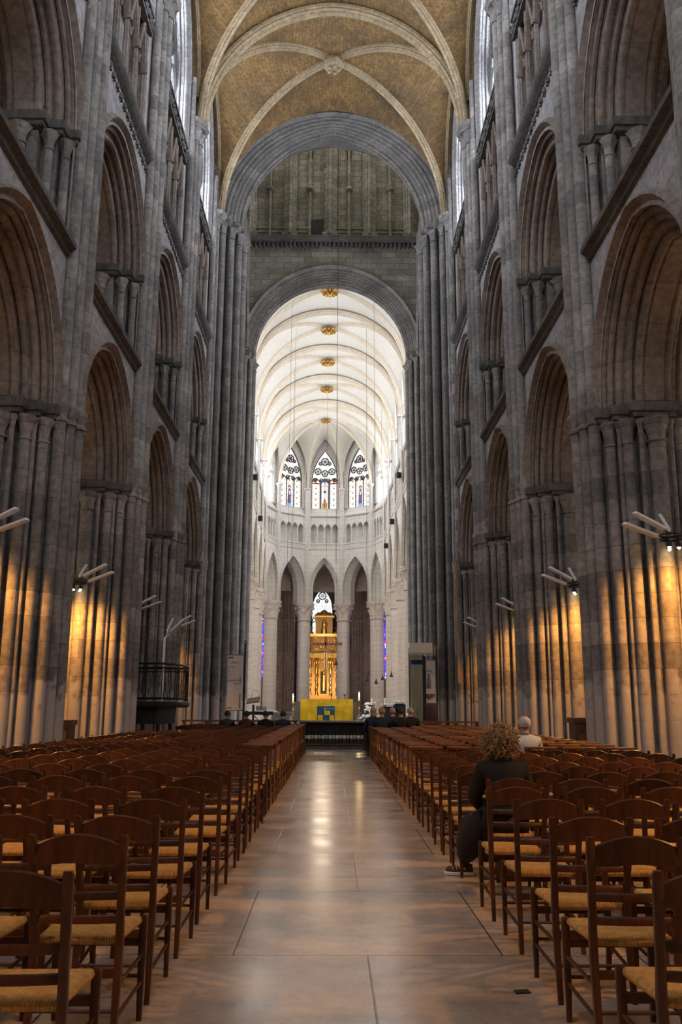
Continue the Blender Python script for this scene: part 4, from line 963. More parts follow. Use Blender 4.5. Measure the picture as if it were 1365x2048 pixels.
def chair_shapes(prie):
    """list of (part name, mesh builder, material)"""
    wd = 'wood2' if prie else 'wood'; L = []
    for sx in (-1, 1):
        b = MB(); sqpath(b, [(sx*.187, -.245, 0, .026, .026), (sx*.186, -.222, .16, .030, .030), (sx*.186, -.205, .34, .034, .036), (sx*.187, -.206, .46, .034, .036), (sx*.190, yback(.6), .6, .032, .032), (sx*.198, yback(.78), .78, .034, .030), (sx*.202, yback(.885), .885, .036, .030), (sx*.202, yback(.90), .90, .028, .022)]); L.append(('back_post', b, wd))
        b = MB(); sqpath(b, [(sx*.200, .218, 0, .024, .024), (sx*.203, .200, .12, .028, .028), (sx*.205, .192, .30, .034, .034), (sx*.205, .192, .455, .034, .034), (sx*.205, .192, .468, .026, .026)]); L.append(('leg', b, wd))
        b = MB(); b.tube([(sx*.19, -.208, .145), (sx*.204, .196, .175)], .0095, 6); L.append(('stretcher', b, wd))
        b = MB(); b.tube([(sx*.19, -.205, .275), (sx*.205, .193, .295)], .0095, 6); L.append(('stretcher', b, wd))
    b = MB(); b.box(-.19, .19, .178, .200, .335, .372); L.append(('front_rail', b, wd))
    b = MB(); b.tube([(-.2, .196, .2), (.2, .196, .2)], .0095, 6); L.append(('stretcher', b, wd))
    b = MB(); b.box(-.18, .18, -.215, -.195, .30, .335); L.append(('back_rail', b, wd))
    b = MB(); b.tube([(-.18, -.215, .17), (.18, -.215, .17)], .0095, 6); L.append(('stretcher', b, wd))
    if not prie:
        b = MB(); slat(b, .775, .856, yback(.82), .190, .020, .050, .012); L.append(('top_rail', b, wd))
        for z in (.625, .525):
            b = MB(); slat(b, z, z+.036, yback(z+.02), .183, .014); L.append(('slat', b, wd))
    else:
        b = MB(); slat(b, .80, .86, yback(.83), .185, .018, .0, 0, .01); L.append(('top_rail', b, wd))
        for z in (.64, .53):
            b = MB(); slat(b, z, z+.045, yback(z+.02), .183, .014, 0, 0, .01); L.append(('slat', b, wd))
        b = MB(); b.prism([(-.235, yback(.88)-.085), (.235, yback(.88)-.085), (.235, yback(.88)+.065), (-.235, yback(.88)+.065)], [(.878, -.006), (.882, 0), (.905, 0), (.910, -.006)]); L.append(('arm_shelf', b, wd))
    # rush seat: pillowed trapezoid
    b = MB(); rows = []
    def prof(u, v, top):
        hw = .178+.026*(v+1)/2; e = max(abs(u), abs(v)); x = u*hw; y = -.004+v*.198
        sag = -.012*(1-u*u)*(1-v*v)+.006*(abs(u)**4)*0
        rim = .022*sqrt(max(0, 1-max(0, (e-.86)/.14)**2)) if e > .86 else .022
        z = .448+(rim if top else -rim)+(sag if top else sag*.3)+.008*(v > .7)*0
        return (x, y, z)
    G = [-1, -.97, -.92, -.86, -.6, -.3, 0, .3, .6, .86, .92, .97, 1]
    for top in (1, 0):
        b.grid([[prof(u, v, top) for u in G] for v in G])
    L.append(('seat', b, 'rush'))
    return L
def make_chair(prie, parts):
    sh = chair_shapes(prie); nm = 'prayer_chair' if prie else 'rush_seat_chair'
    if parts:
        r = thing(nm)
        for n_, b, m_ in sh: b.build(n_, m_, r, smooth=50)
        return r
    b = MB(); wd = 'wood2' if prie else 'wood'
    for n_, q, m_ in sh:
        k = len(b.v); b.v += q.v; b.fc += [tuple(i+k for i in f) for f in q.fc]; b.mi += [1 if m_ == 'rush' else 0]*len(q.fc)
    return b.build(nm, [wd, 'rush'], smooth=50)
PROTO = {(p, q): make_chair(p, q) for p, q in ((False, True), (False, False), (True, False))}
USED = set()
ROWL = [3.72, 4.60, 5.30, 6.13, 6.96, 7.93, 8.70, 9.48, 10.26, 11.03, 11.86, 12.58]
while ROWL[-1] < 30.2: ROWL.append(ROWL[-1]+.79)
ROWR = [3.77, 4.60, 5.30, 6.24, 7.09, 7.84, 8.65, 9.42, 10.15, 11.1, 12.0, 12.82, 13.6, 14.46, 15.25, 16.0, 16.78]
while ROWR[-1] < 30.1: ROWR.append(ROWR[-1]+.79)
SEATS = {}
rnd = random.Random(11)
cnt = {'c': 0, 'p': 0}
for s, rows, x0, nc in ((-1, ROWL, .985, 7), (1, ROWR, 1.455, 7)):
    for ri, yf in enumerate(rows):
        for c in range(nc):
            x = x0+.55*c
            if x > 4.42: continue
            if s < 0 and 22.6 < yf < 27.4 and x > 3.5: continue       # pulpit stands here
            prie = (yf > 13.3) if s > 0 else (yf > 14 and c < 1)
            parts = yf < 13.2 and not prie
            pr = PROTO[(prie, parts)]
            o = pr if (prie, parts) not in USED else copy_tree(pr)
            USED.add((prie, parts))
            jj = .35 if yf < 7 else 1; jx, jy, jr = rnd.uniform(-.018, .018)*jj, rnd.uniform(-.03, .03)*jj, rnd.uniform(-.035, .035)*jj
            if s > 0 and ri == 5: jx += .10
            o.location = (s*x+jx, yf-.20+jy, 0); o.rotation_euler = (0, 0, jr)
            side = 'left' if s < 0 else 'right'
            kind = 'oak shelf-topped prayer chair' if prie else 'dark rush-seated chair'
            seat = 'on the aisle edge' if c == 0 else '%s seat from the aisle' % ordw(c+1)
            tag(o, '%s, %s block, %s row from the viewer, %s' % (kind, side, ordw(ri+1), seat), 'chair',
                ('prayer chairs with flat shelf tops' if prie else 'rush-seated chairs left of the aisle' if s < 0 else 'rush-seated chairs right of the aisle'))
            SEATS[(s, ri, c)] = (s*x+jx, yf-.20+jy); cnt['p' if prie else 'c'] += 1
print('CHAIRS', cnt)
# ================================================================== LAMPS ON THE PIERS
def trough(b, p, q, w=.085):
    p, q = Vector(p), Vector(q); t = (q-p).normalized(); u = t.cross(Vector((0, 0, 1))).normalized(); v = u.cross(t)
    sec = [(-1, .15), (-.8, .55), (0, .7), (.8, .55), (1, .15), (.9, .0), (-.9, .0)]; rows = []
    for k, sc in ((0, .35), (.05, 1), (.95, 1), (1, .5)):
        c = p+(q-p)*k; rows.append([tuple(c+u*(a*w*sc)+v*(e*w*sc)) for a, e in sec])
    b.grid(rows, True); b.add(rows[0], [tuple(range(7))]); b.add(rows[-1], [tuple(range(7))])
def pier_lamp(s, y, lit, label, power=90, yaw=0):
    o = thing('pier_lamp', (s*5.72, y-1.62, 4.2), 0, label, 'lamp', 'lamp clusters clamped to the nave piers')
    b = MB(); b.tube([(.17*cos(k*pi/8), .17*sin(k*pi/8)+.12, 0) for k in range(17)], .016, 6); b.tube([(.17*cos(k*pi/8), .17*sin(k*pi/8)+.12, .07) for k in range(17)], .012, 6)
    for a in (0, 2, 4): b.tube([(.17*cos(a), .17*sin(a)+.12, 0), (.17*cos(a), .17*sin(a)+.12, .07)], .01, 5)
    b.tube([(0, .28, .03), (0, .40, .05)], .02, 6); b.tube([(-s*.05, 0, .05), (-s*.14, .0, .14)], .012, 5); b.tube([(s*.05, .1, .05), (s*.1, .1, .5)], .008, 5)
    b.build('bracket_ring', 'iron', o)
    for p, q in (((-s*.12, .02, .12), (-s*.66, -.02, .40)), ((-s*.22, .12, .02), (-s*.80, .10, .24)), ((s*.0, .2, .14), (-s*.14, .25, .44))):
        b = MB(); trough(b, p, q); b.build('reflector', 'steel', o)
    for px, py in ((-.07, -.02), (.10, -.05), (.02, .16)):
        b = MB(); b.ring(px*s*-1, py, [(.018, .0), (.02, -.06), (.045, -.10), (.05, -.16)], 10, cap=False); sp = b.build('spotlight', 'iron', o)
        b = MB(); b.ball((px*s*-1, py, -.165), .028, 8, 6); b.build('bulb', 'bulb' if lit else 'white', sp)
    if lit:
        for k, (dx, dy, e) in enumerate(((0, -.06, 1.), (s*.15, .0, .6))):
            l = bpy.data.lights.new('pier_lamp_light', 'SPOT'); l.energy = power*e; l.color = (1., .43, .085); l.spot_size = radians(150); l.spot_blend = .6; l.shadow_soft_size = .06
            lo = bpy.data.objects.new('pier_lamp_light', l); COL.objects.link(lo); lo.location = (s*5.70+dx, y-2.15+dy, 4.05); lo.rotation_euler = (radians(8), radians(yaw), 0)
    return o
LP = 270
for s, y, lit, txt, p in ((-1, 4.2, True, 'the pier left of the viewpoint, added to light near chairs', .8), (1, 4.2, True, 'the pier right of the viewpoint, added to light near chairs', .8), (-1, 10.05, True, 'left nearest pier, mostly outside the view', 1.2), (1, 10.05, True, 'right nearest pier, outside the view', 1.2),  # the viewpoint pair is unseen, added to warm the near chairs
                       (1, 15.9, True, 'the large near right pier, its warm bulbs lit', 1.), (-1, 15.9, True, 'the large near left pier, only reflector tips showing', 1.),
                       (1, 21.75, True, 'the second pier on the right, warm bulbs lit', .9), (-1, 21.75, True, 'the second pier on the left, warm bulbs lit', 1.1),
                       (1, 27.6, True, 'the third right pier, partly hidden', .6), (-1, 27.6, False, 'the third left pier, switched off', .5)):
    pier_lamp(s, y, lit, 'metal lamp cluster on %s' % txt, LP*p)
for s in (-1, 1):       # lamps of the crossing piers, hidden behind the last nave pier
    pier_lamp(s, 33.4, True, 'metal lamp cluster at the crossing pier, %s side' % ('left' if s < 0 else 'right'), LP*.5, -s*22).location.x = s*5.6

# lamp on a tall pole beside the pulpit
o = thing('pole_lamp', (-4.62, 25.2, 0), 0, 'tall white pole lamp with tilted reflectors rising through the pulpit', 'lamp')
b = MB(); b.tube([(0, 0, 0), (0, 0, 3.35)], .035, 8); b.build('pole', 'steel', o)
b = MB(); b.tube([(0, 0, 3.3), (.22, 0, 3.55)], .012, 5); b.tube([(0, 0, 3.3), (.08, .05, 3.55)], .012, 5); b.build('bracket', 'steel', o)
for p, q in (((.16, -.02, 3.48), (.55, -.04, 3.86)), ((.05, .08, 3.5), (.22, .12, 3.9))):
    b = MB(); trough(b, p, q, .075); b.build('reflector', 'steel', o)
# ================================================================== PULPIT
o = thing('pulpit', (-4.55, 25.0, 0), 0, 'black iron pulpit balcony with scrolled railing on the left pier', 'pulpit')
PL = [(-1.0, -1.6), (.25, -1.6), (.50, -1.1), (.60, 0), (.52, 1.0), (.40, 1.35), (-1.0, 1.35)]
b = MB(); b.prism(PL, [(1.42, 0), (1.47, .06), (1.55, .06), (1.58, .02)]); b.build('platform', 'black', o)
b = MB(); b.prism([(-.9, -1.4), (.1, -1.4), (.35, 0), (.1, .9), (-.9, .9)], [(1.0, 0), (1.42, .02)]); b.build('underside', 'black', o)
b = MB()
for z in (1.66, 2.44, 2.54): b.tube([(x, y, z) for x, y in PL], .02 if z < 2.5 else .03, 6)
b.build('handrail', 'iron', o)
b = MB()
for (xa, ya), (xb, yb) in zip(PL, PL[1:]):
    L_ = math.hypot(xb-xa, yb-ya); n = max(2, int(L_/.2))
    for i in range(n):
        k = i/n; x, y = xa+(xb-xa)*k, ya+(yb-ya)*k; dx, dy = (xb-xa)/L_, (yb-ya)/L_
        b.tube([(x, y, 1.6), (x, y, 2.5)], .011, 5)
        for sg, zc in ((1, 1.85), (-1, 2.25)):
            b.tube([(x+dx*(.10+.055*sg*sin(a)*(1-a/9)), y+dy*(.10+.055*sg*sin(a)*(1-a/9)), zc+.20*cos(a*.5)) for a in [j*pi/5 for j in range(11)]], .008, 4)
b.build('railing', 'iron', o)
b = MB()
for x, y in ((.1, -1.1), (.1, .7), (-.7, -1.3), (-.7, .8)): b.tube([(x, y, 0), (x, y, 1.1)], .05, 8)
b.build('support_post', 'black', o)
# ================================================================== RAIL IN FRONT OF THE CROSSING
o = thing('communion_rail', (.18, 31.6, 0), 0, 'black wrought iron rail table with pale marble top closing the aisle', 'railing')
b = MB(); b.prism([(-1.22, -.22), (1.22, -.22), (1.22, .22), (-1.22, .22)], [(.93, -.02), (.95, 0), (.99, 0), (1.0, -.01)]); b.build('top', 'marble', o)
for x in (-1.14, 1.08):
    b = MB(); b.box(x-.05, x+.05, -.08, .08, 0, .93); b.build('post', 'black', o)
b = MB(); b.box(-1.12, 1.08, .02, .035, .50, .93); b.build('dark_panel', 'black', o)
b = MB(); b.box(-1.12, 1.08, -.015, .015, .82, .92); b.box(-1.12, 1.08, -.015, .015, .62, .65); b.box(-1.12, 1.08, -.015, .015, .14, .17); b.build('cross_bar', 'iron', o)
b = MB()
for i in range(18):
    x = -1.04+.122*i; b.tube([(x, 0, .15), (x, 0, .85)], .010, 5)
for i in range(9):
    x = -.98+.245*i
    for zc in (.32, .5, .74): b.tube([(x+.075*cos(a)*(1-a/16), 0, zc+.075*sin(a)*(1-a/16)) for a in [j*pi/5 for j in range(16)]], .010, 4)
b.build('scrollwork', 'iron', o)
for nm, x0, x1, lab in (('left', -5.1, -1.08, 'long brown wooden bench rail left of the iron rail'), ('right', 1.45, 5.25, 'long brown wooden bench rail right of the iron rail')):
    o = thing('wooden_barrier', ((x0+x1)/2, 31.7, 0), 0, lab, 'barrier', 'wooden rails before the crossing'); h = (x1-x0)/2
    b = MB(); b.box(-h, h, -.14, .14, .94, 1.0); b.build('top_rail', 'wood2', o)
    b = MB(); b.box(-h+.05, h-.05, -.02, .02, .55, .82); b.build('panel', 'wood2', o)
    b = MB(); b.box(-h+.05, h-.05, -.02, .02, .18, .34); b.build('lower_panel', 'wood2', o)
    for i in range(6):
        x = -h+.08+(2*h-.16)*i/5; b = MB(); b.box(x-.05, x+.05, -.08, .08, 0, .94); b.build('post', 'wood2', o)
# small things on the floor behind the rail
for i, (x, y, z, w_, h_, nm, mt, lab) in enumerate(((-.55, 36.5, .34, .32, .14, 'box', 'screen', 'pale blue-grey box on the step behind the iron rail'), (-.16, 36.6, .34, .20, .12, 'box', 'cream', 'cream box on the step behind the iron rail'))):
    b = MB(); b.prism([(x-w_, y-.2), (x+w_, y-.2), (x+w_, y+.2), (x-w_, y+.2)], [(z, 0), (z+h_*.8, 0), (z+h_, -.03)]); tag(b.build(nm, mt), lab, 'box')
# ================================================================== ALTAR
o = thing('altar', (-.17, 47.6, .70), 0, 'golden altar block with dark blue and gold enamel panel', 'altar')
b = MB(); b.box(-1.38, 1.38, 0, .9, 0, 1.17); b.build('gold_block', 'altar', o)
b = MB(); b.box(-.50, .42, -.02, .0, .02, .80); pn = b.build('enamel_panel', 'deepblue', o)
for x0, x1, z0, z1 in ((-.46, -.20, .04, .34), (-.12, .18, .35, .58), (.16, .40, .03, .34)):
    b = MB(); b.box(x0, x1, -.035, -.02, z0, z1); b.build('gold_square', 'altar', pn)
b = MB(); b.box(-.10, .40, -.034, -.02, .66, .69); b.box(-.13, -.09, -.034, -.02, .58, .74); b.build('pale_bar', 'cyan', pn)
b = MB(); b.box(.16, .34, -.03, 0, .84, .92); b.build('turquoise_enamel', 'cyan', o)
b = MB(); b.box(-1.9, 1.65, 2.2, 3.4, -.19, 1.03); tag(b.build('stone_plinth', 'marble', loc=(-.17, 47.6, .70)), 'grey stone block standing behind the golden altar', 'plinth')
b = MB(); b.box(-2.0, 2.0, -1.6, -.4, 0, .12); 
def candlestick(x, y, z0, zc, zt, r, label, flame=True, grp='tall brass candlesticks by the altar'):
    o = thing('candlestick', (x, y, z0), 0, label, 'candlestick', grp); h = zc-z0
    b = MB(); b.ring(0, 0, [(.14, 0), (.15, .03), (.06, .08), (.03, .12), (.05, .3*h), (.075, .33*h), (.04, .36*h), (.025, .5*h), (.05, .62*h), (.025, .66*h), (.025, .9*h), (.07, .95*h), (.09, .97*h), (.09, h)], 14); b.build('stand', 'brass', o)
    b = MB(); b.ring(0, 0, [(r, h), (r, zt-z0)], 12); c = b.build('candle', 'wax', o)
    if flame:
        b = MB(); b.ring(0, 0, [(.006, zt-z0), (.028, zt-z0+.05), (.034, zt-z0+.09), (.02, zt-z0+.16), (.003, zt-z0+.24)], 10); b.build('flame', 'flame', o)
        l = bpy.data.lights.new('candle_light', 'POINT'); l.energy = 14; l.color = (1, .7, .35); l.shadow_soft_size = .05; lo = bpy.data.objects.new('candle_light', l); COL.objects.link(lo); lo.location = (x, y-.1, zt+.15)
candlestick(1.49, 46, .7, 1.78, 1.98, .045, 'lit candle on brass stand right of the golden altar')
candlestick(-1.87, 46, .7, 1.65, 1.88, .045, 'lit candle on brass stand left of the golden altar')
candlestick(2.15, 46, .7, 1.58, 1.90, .055, 'unlit thick candle on brass stand, second right of the altar', False)
candlestick(2.80, 46, .7, 1.58, 1.92, .055, 'unlit thick candle on brass stand, farthest right of the altar', False)
candlestick(.06, 60, .7, 2.3, 3.85, .05, 'very tall white candle behind the middle of the altar', False)
candlestick(.95, 60, .7, 2.3, 3.85, .05, 'very tall white candle behind the altar, near the right column', False)
# flowers
rf = random.Random(3)
def bouquet(x, y, z, r, n, label):
    o = thing('flower_arrangement', (x, y, z), 0, label, 'flowers', 'white flowers beside the altar')
    b = MB(); b.ring(0, 0, [(.05, 0), (.09, .1), (.06, .22), (.08, .25)], 12); b.build('vase', 'white', o)
    b = MB()
    for i in range(n): b.ball((rf.gauss(0, r*.5), rf.gauss(0, r*.4), .25+abs(rf.gauss(0, r*.6))), rf.uniform(.05, .09), 7, 5, (1, 1, .7))
    b.build('white_blossoms', 'petal', o)
    b = MB()
    for i in range(n): b.ball((rf.gauss(0, r*.5), rf.gauss(0, r*.4), .2+rf.uniform(0, r)), .05, 5, 3, (1.8, .6, .5))
    b.build('leaves', 'leafg', o)
bouquet(2.02, 45.4, .95, .22, 22, 'tall bunch of white flowers below the unlit candles'); bouquet(1.75, 44.9, .55, .26, 26, 'low bunch of white flowers at the rail, right of the altar')
# offering bowl on a stand
o = thing('brass_bowl_stand', (1.98, 46.9, .7), 0, 'wide brass bowl on a stand with a white cloth inside', 'bowl')
b = MB(); b.ring(0, 0, [(.12, 0), (.03, .1), (.03, .62), (.12, .68), (.34, .84), (.36, .88)], 16); b.build('bowl', 'brass', o); b = MB(); b.ball((0, 0, .9), .2, 10, 6, (1, 1, .6)); b.build('cloth', 'white', o)
# ================================================================== CRUCIFIX AND HANGING LAMPS IN THE CHOIR
o = thing('hanging_crucifix', (-.42, 70, 0), 0, 'large hanging wooden crucifix with raised arms before the golden altarpiece', 'crucifix')
b = MB(); b.box(-.06, .06, 0, .1, 2.9, 6.9); b.box(-1.15, 1.3, 0, .1, 6.18, 6.40); b.box(-.12, .12, -.02, .1, 6.4, 6.8); b.build('cross', 'redwood', o)
fig = MB(); fig.tube([(-.62, -.08, 6.15), (-.3, -.1, 5.85), (-.05, -.12, 5.6)], [.03, .04, .06], 7); fig.tube([(.62, -.08, 6.15), (.3, -.1, 5.85), (.05, -.12, 5.6)], [.03, .04, .06], 7); fig.ball((0, -.16, 5.78), .11, 10, 8, (.9, 1, 1.2))
fig.tube([(0, -.12, 5.65), (0, -.14, 5.3), (.02, -.12, 5.0), (0, -.1, 4.75), (.03, -.14, 4.2), (0, -.1, 3.6), (0, -.14, 3.45)], [.12, .17, .12, .15, .10, .06, .04], 10); fig.build('corpus', 'brass', o)
b = MB(); b.tube([(.9*cos(a)-.25, -.05, 5.05+.75*sin(a)) for a in [pi*.12+pi*.76*k/14 for k in range(15)]], .04, 5); b.build('halo_arch', 'gold', o)
b = MB(); b.tube([(0, 0, 7.2), (0, 0, 27)], .012, 4); b.build('chain', 'iron', o)
for i, (x, z, lab) in enumerate(((3.53, 3.46, 'lowest dark cone lamp hanging before the right apse column'), (4.04, 3.77, 'middle dark cone lamp hanging before the right apse column'), (4.72, 4.0, 'highest dark cone lamp hanging beside the right apse column'), (.40, 4.9, 'dark cone lamp hanging before the golden altarpiece'), (2.9, 3.7, 'faint cone lamp hanging in the dark arch right of the altarpiece'))):
    o = thing('hanging_lamp', (x, 70, z), 0, lab, 'lamp', 'cone lamps hanging in the choir')
    b = MB(); b.ring(0, 0, [(.17, -.24), (.16, -.22), (.035, .10), (.03, .22)], 12); b.build('shade', 'black', o)
    b = MB(); b.tube([(0, 0, .2), (0, 0, 23)], .008, 4); b.build('cord', 'iron', o)
for i, (x, y, z0, z1) in enumerate(((-2.6, 52, 6, 27), (-2.55, 57, 6, 27), (2.6, 52, 6, 27), (2.3, 57, 6, 27), (.25, 41, 8, 38), (-2.9, 63, 8, 26.5))):
    b = MB(); b.tube([(x, y, z0), (x, y, z1)], .010 if i != 4 else .014, 4)
    tag(b.build('hanging_wire', 'iron'), ['thin wire left side of the choir vault, nearer one', 'thin wire left side of the choir vault, farther one', 'thin wire right side of the choir vault, nearer one', 'thin wire right side of the choir vault, farther one', 'dark cable hanging straight down from the lantern tower', 'thin wire at the far left of the choir vault'][i], 'wire', 'wires hanging in the choir')
# ================================================================== GOLDEN ALTARPIECE
o = thing('altarpiece', (-.85, 100, .7), 0, 'tall gilded altarpiece with twisted columns and statue niche in the far chapel', 'altarpiece')
b = MB(); b.box(-2.6, 2.6, -.9, .6, 0, 1.2); b.box(-2.7, 2.7, -1., .6, 1.2, 1.35); b.box(-2.4, 2.4, -.6, .6, 1.35, 2.0); b.build('base', 'gold2', o)
b = MB(); b.box(-2.4, 2.4, 0, .5, 2.0, 6.3); b.build('back_panel', 'gold2', o)
for x in (-2.05, -1.5, -.78, .78, 1.5, 2.05):
    b = MB(); rows = []
    for j in range(41):
        z = 2.1+3.6*j/40; a = j*.55; ox, oy = .045*cos(a), .045*sin(a); rows.append([(x+ox+.15*cos(2*pi*i/10), -.3+oy+.15*sin(2*pi*i/10), z) for i in range(10)])
    b.grid(rows, True); b.ring(x, -.3, [(.2, 2.0), (.2, 2.1)], 12); capital(b, x, -.3, 5.65, 6.05, .15, 1.6, 12); b.build('twisted_column', 'gold', o)
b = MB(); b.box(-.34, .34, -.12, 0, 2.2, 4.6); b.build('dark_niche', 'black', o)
b = MB(); b.ring(0, -.35, [(.20, 2.5), (.24, 3.3), (.17, 3.9), (.2, 4.2), (.08, 4.35), (.11, 4.5), (.1, 4.66), (.02, 4.72)], 12, mod=lambda th, j: 1+.1*cos(5*th)*(j < 4)); b.build('statue', 'gold', o)
b = MB()
rg = random.Random(5)
for i in range(60):
    x, z = rg.uniform(-2.2, 2.2), rg.uniform(4.4, 6.1); b.ball((x, -.06, z), rg.uniform(.05, .13), 6, 4)
for i in range(70):
    x, z = rg.uniform(-1.9, 1.9), rg.uniform(6.9, 8.4); b.ball((x, -.05, z), rg.uniform(.05, .12), 6, 4)
b.tube([(1.05*cos(a), -.2, 5.2+1.25*sin(a)) for a in [pi*k/16 for k in range(17)]], .10, 6); b.build('carved_relief', 'gold', o)
b = MB(); b.box(-2.6, 2.6, -.5, .5, 6.1, 6.45); b.box(-2.7, 2.7, -.62, .5, 6.45, 6.6); b.build('entablature', 'gold', o)
b = MB(); b.box(-2.2, 2.2, 0, .5, 6.6, 8.5); b.build('upper_panel', 'gold2', o)
for x in (-2.0, -1.35, 1.35, 2.0):
    b = MB(); b.ring(x, -.2, [(.13, 6.6), (.10, 6.8), (.13, 7.4), (.10, 8.2), (.15, 8.45)], 10); b.build('upper_column', 'gold', o)
b = MB(); b.box(-2.4, 2.4, -.5, .5, 8.45, 8.62); b.box(-2.5, 2.5, -.6, .5, 8.62, 8.75); b.build('cornice', 'gold', o)
b = MB(); b.box(-.95, .95, .1, .5, 8.75, 10.6); b.box(-.95, -.62, -.3, .1, 8.75, 10.6); b.box(.62, .95, -.3, .1, 8.75, 10.6); b.build('niche', 'gold2', o)
b = MB(); b.box(-1.15, 1.15, -.5, .4, 10.6, 10.78); b.prism([(-1.1, -.4), (1.1, -.4), (1.1, .4), (-1.1, .4)], [(10.78, 0), (10.95, -.12), (11.1, -.3), (11.2, -.38)]); b.ring(0, 0, [(.4, 11.05), (.38, 11.25), (.2, 11.4), (.05, 11.5)], 12); b.build('pediment', 'gold', o)
b = MB(); b.ring(0, -.25, [(.30, 8.78), (.28, 9.2), (.22, 9.7), (.2, 9.95), (.24, 10.05), (.10, 10.15), (.11, 10.28), (.12, 10.36), (.03, 10.45)], 14, mod=lambda th, j: 1+.10*cos(6*th)*(j < 4)); b.ball((.25, -.4, 10.0), .10, 8, 6); b.tube([(.2, -.35, 9.6), (.26, -.4, 9.95)], [.11, .08], 8); b.tube([(-.18, -.3, 9.98), (-.1, -.5, 9.75), (.2, -.45, 9.75)], .05, 6); b.build('madonna_statue', 'gold', o)
for sx in (-1, 1):
    b = MB(); b.tube([(sx*1.2, -.2, 8.8), (sx*1.55, -.25, 8.95), (sx*1.5, -.25, 9.4)], [.16, .16, .1], 8); b.ball((sx*1.5, -.3, 9.55), .1, 8, 6); b.tube([(sx*1.5, -.1, 9.35), (sx*1.85, .05, 9.6), (sx*1.95, .05, 9.25)], [.05, .12, .02], 6); b.tube([(sx*1.48, -.3, 9.35), (sx*1.2, -.4, 9.45)], .045, 6); b.build('angel_statue', 'gold', o)
for x in (-1.4, 1.4):
    l = bpy.data.lights.new('altarpiece_light', 'SPOT'); l.energy = 800; l.color = (1, .66, .32); l.spot_size = radians(80); l.spot_blend = .6; l.shadow_soft_size = .15
    lo = bpy.data.objects.new('altarpiece_light', l); COL.objects.link(lo); lo.location = (-.85+x, 93.0, 3.6); lo.rotation_euler = (radians(108), 0, 0)
l = bpy.data.lights.new('chapel_fill_light', 'POINT'); l.energy = 330; l.color = (1, .84, .62); l.shadow_soft_size = .8; lo = bpy.data.objects.new('chapel_fill_light', l); COL.objects.link(lo); lo.location = (-.8, 91.5, 10.5)  # added source without a fixture, brightens the chapel vault
# ================================================================== RIGHT SIDE FURNITURE
o = thing('canopy', (3.42, 33.4, .29), 0, 'cream canopy box with fringe above a striped curtain, right of the crossing', 'canopy')
b = MB(); b.box(-.50, .50, 0, .55, 3.95, 4.42); b.build('canopy_box', 'cream', o)
b = MB()
for i in range(34): b.box(-.5+i*.0298, -.485+i*.0298, -.01, .01, 3.82, 3.96)
b.build('fringe', 'drape', o)
b = MB(); b.box(.50, .66, .02, .6, 3.85, 4.30); b.build('side_valance', 'board', o)
b = MB(); rows = []
for i in range(41):
    x = -.44+.5*i/40; y = .1+.045*sin(i*1.25); rows.append([(x, y, .5), (x*1.0, y, 2.2), (x, y, 3.85)])
b.grid(rows); cu = b.build('curtain', 'drape', o)
b = MB(); b.grid([[(x[1][0], x[1][1]-.01, 3.42), (x[1][0], x[1][1]-.01, 3.62)] for x in rows]); b.build('blue_band', 'bluecloth', cu)
b = MB(); b.box(.08, .22, .2, .3, .5, 3.8); b.box(-.52, -.45, .2, .28, .5, 4.2); b.build('dark_lining', 'black', o)
b = MB(); b.tube([(-.49, .1, .5), (-.49, .1, 3.95)], .02, 6); b.ball((-.49, .1, 4.02), .05, 8, 6); b.build('pole', 'brass', o)
o.scale = (.86, .8, .8)
b = MB(); b.box(3.42, 4.0, 33.85, 33.93, .34, 3.2); tag(b.build('wall_panel', 'plaque'), 'pale plastered panel behind the marble relief, right crossing', 'panel')
o = thing('relief_plaque', (3.74, 33.75, 1.95), 0, 'white marble relief plaque with standing figure and scalloped foot', 'plaque')
b = MB(); b.box(-.27, .27, 0, .08, 0, 1.25); b.build('tablet', 'plaque', o)
b = MB()
for x, z, r in ((-.18, 0, .10), (.0, -.1, .16), (.18, 0, .10)): b.ring(x, .04, [(r, z-.001), (r, z)], 12)
b.sweep_bar([(-.27, .02), (-.24, -.1), (-.16, -.14), (-.1, -.06), (0, -.26), (.1, -.06), (.16, -.14), (.24, -.1), (.27, .02)], .03, -.02, .05); b.sweep_bar([(.15*cos(a), .95+.14*sin(a)) for a in [pi*k/10 for k in range(11)]], .04, -.03, .0); b.build('scalloped_foot', 'greystone', o)
b = MB(); b.ring(0, -.02, [(.10, .30), (.09, .5), (.06, .75), (.03, .8), (.05, .86), (.04, .93), (.01, .96)], 10); b.build('relief_figure', 'greystone', o)
o.scale = (.8, .8, .8)
o = thing('throne', (3.74, 33.05, .34), 0, 'dark red leather armchair by the right crossing pier', 'chair'); o.scale = (.85, .85, .9)
b = MB(); b.prism([(-.27, .2), (.27, .2), (.27, .28), (-.27, .28)], [(.45, 0), (1.3, 0), (1.42, -.04)]); b.build('backrest', 'redleather', o)
b = MB(); b.box(-.28, .28, -.28, .22, .40, .50); b.build('seat', 'redleather', o)
for x in (-.25, .25):
    for y in (-.25, .22): b = MB(); b.box(x-.03, x+.03, y-.03, y+.03, 0, .42); b.build('leg', 'panelwood', o)
    b = MB(); b.box(x-.03, x+.03, -.26, .22, .66, .71); b.box(x-.02, x+.02, -.24, -.18, .5, .66); b.build('armrest', 'panelwood', o)
o = thing('side_table', (3.5, 32.5, .17), 0, 'low dark wooden table before the red armchair', 'table')
b = MB(); b.box(-.5, .5, -.3, .3, .72, .77); b.build('tabletop', 'wood2', o)
for x in (-.42, .42):
    for y in (-.24, .24): b = MB(); b.box(x-.03, x+.03, y-.03, y+.03, 0, .72); b.build('leg', 'panelwood', o)
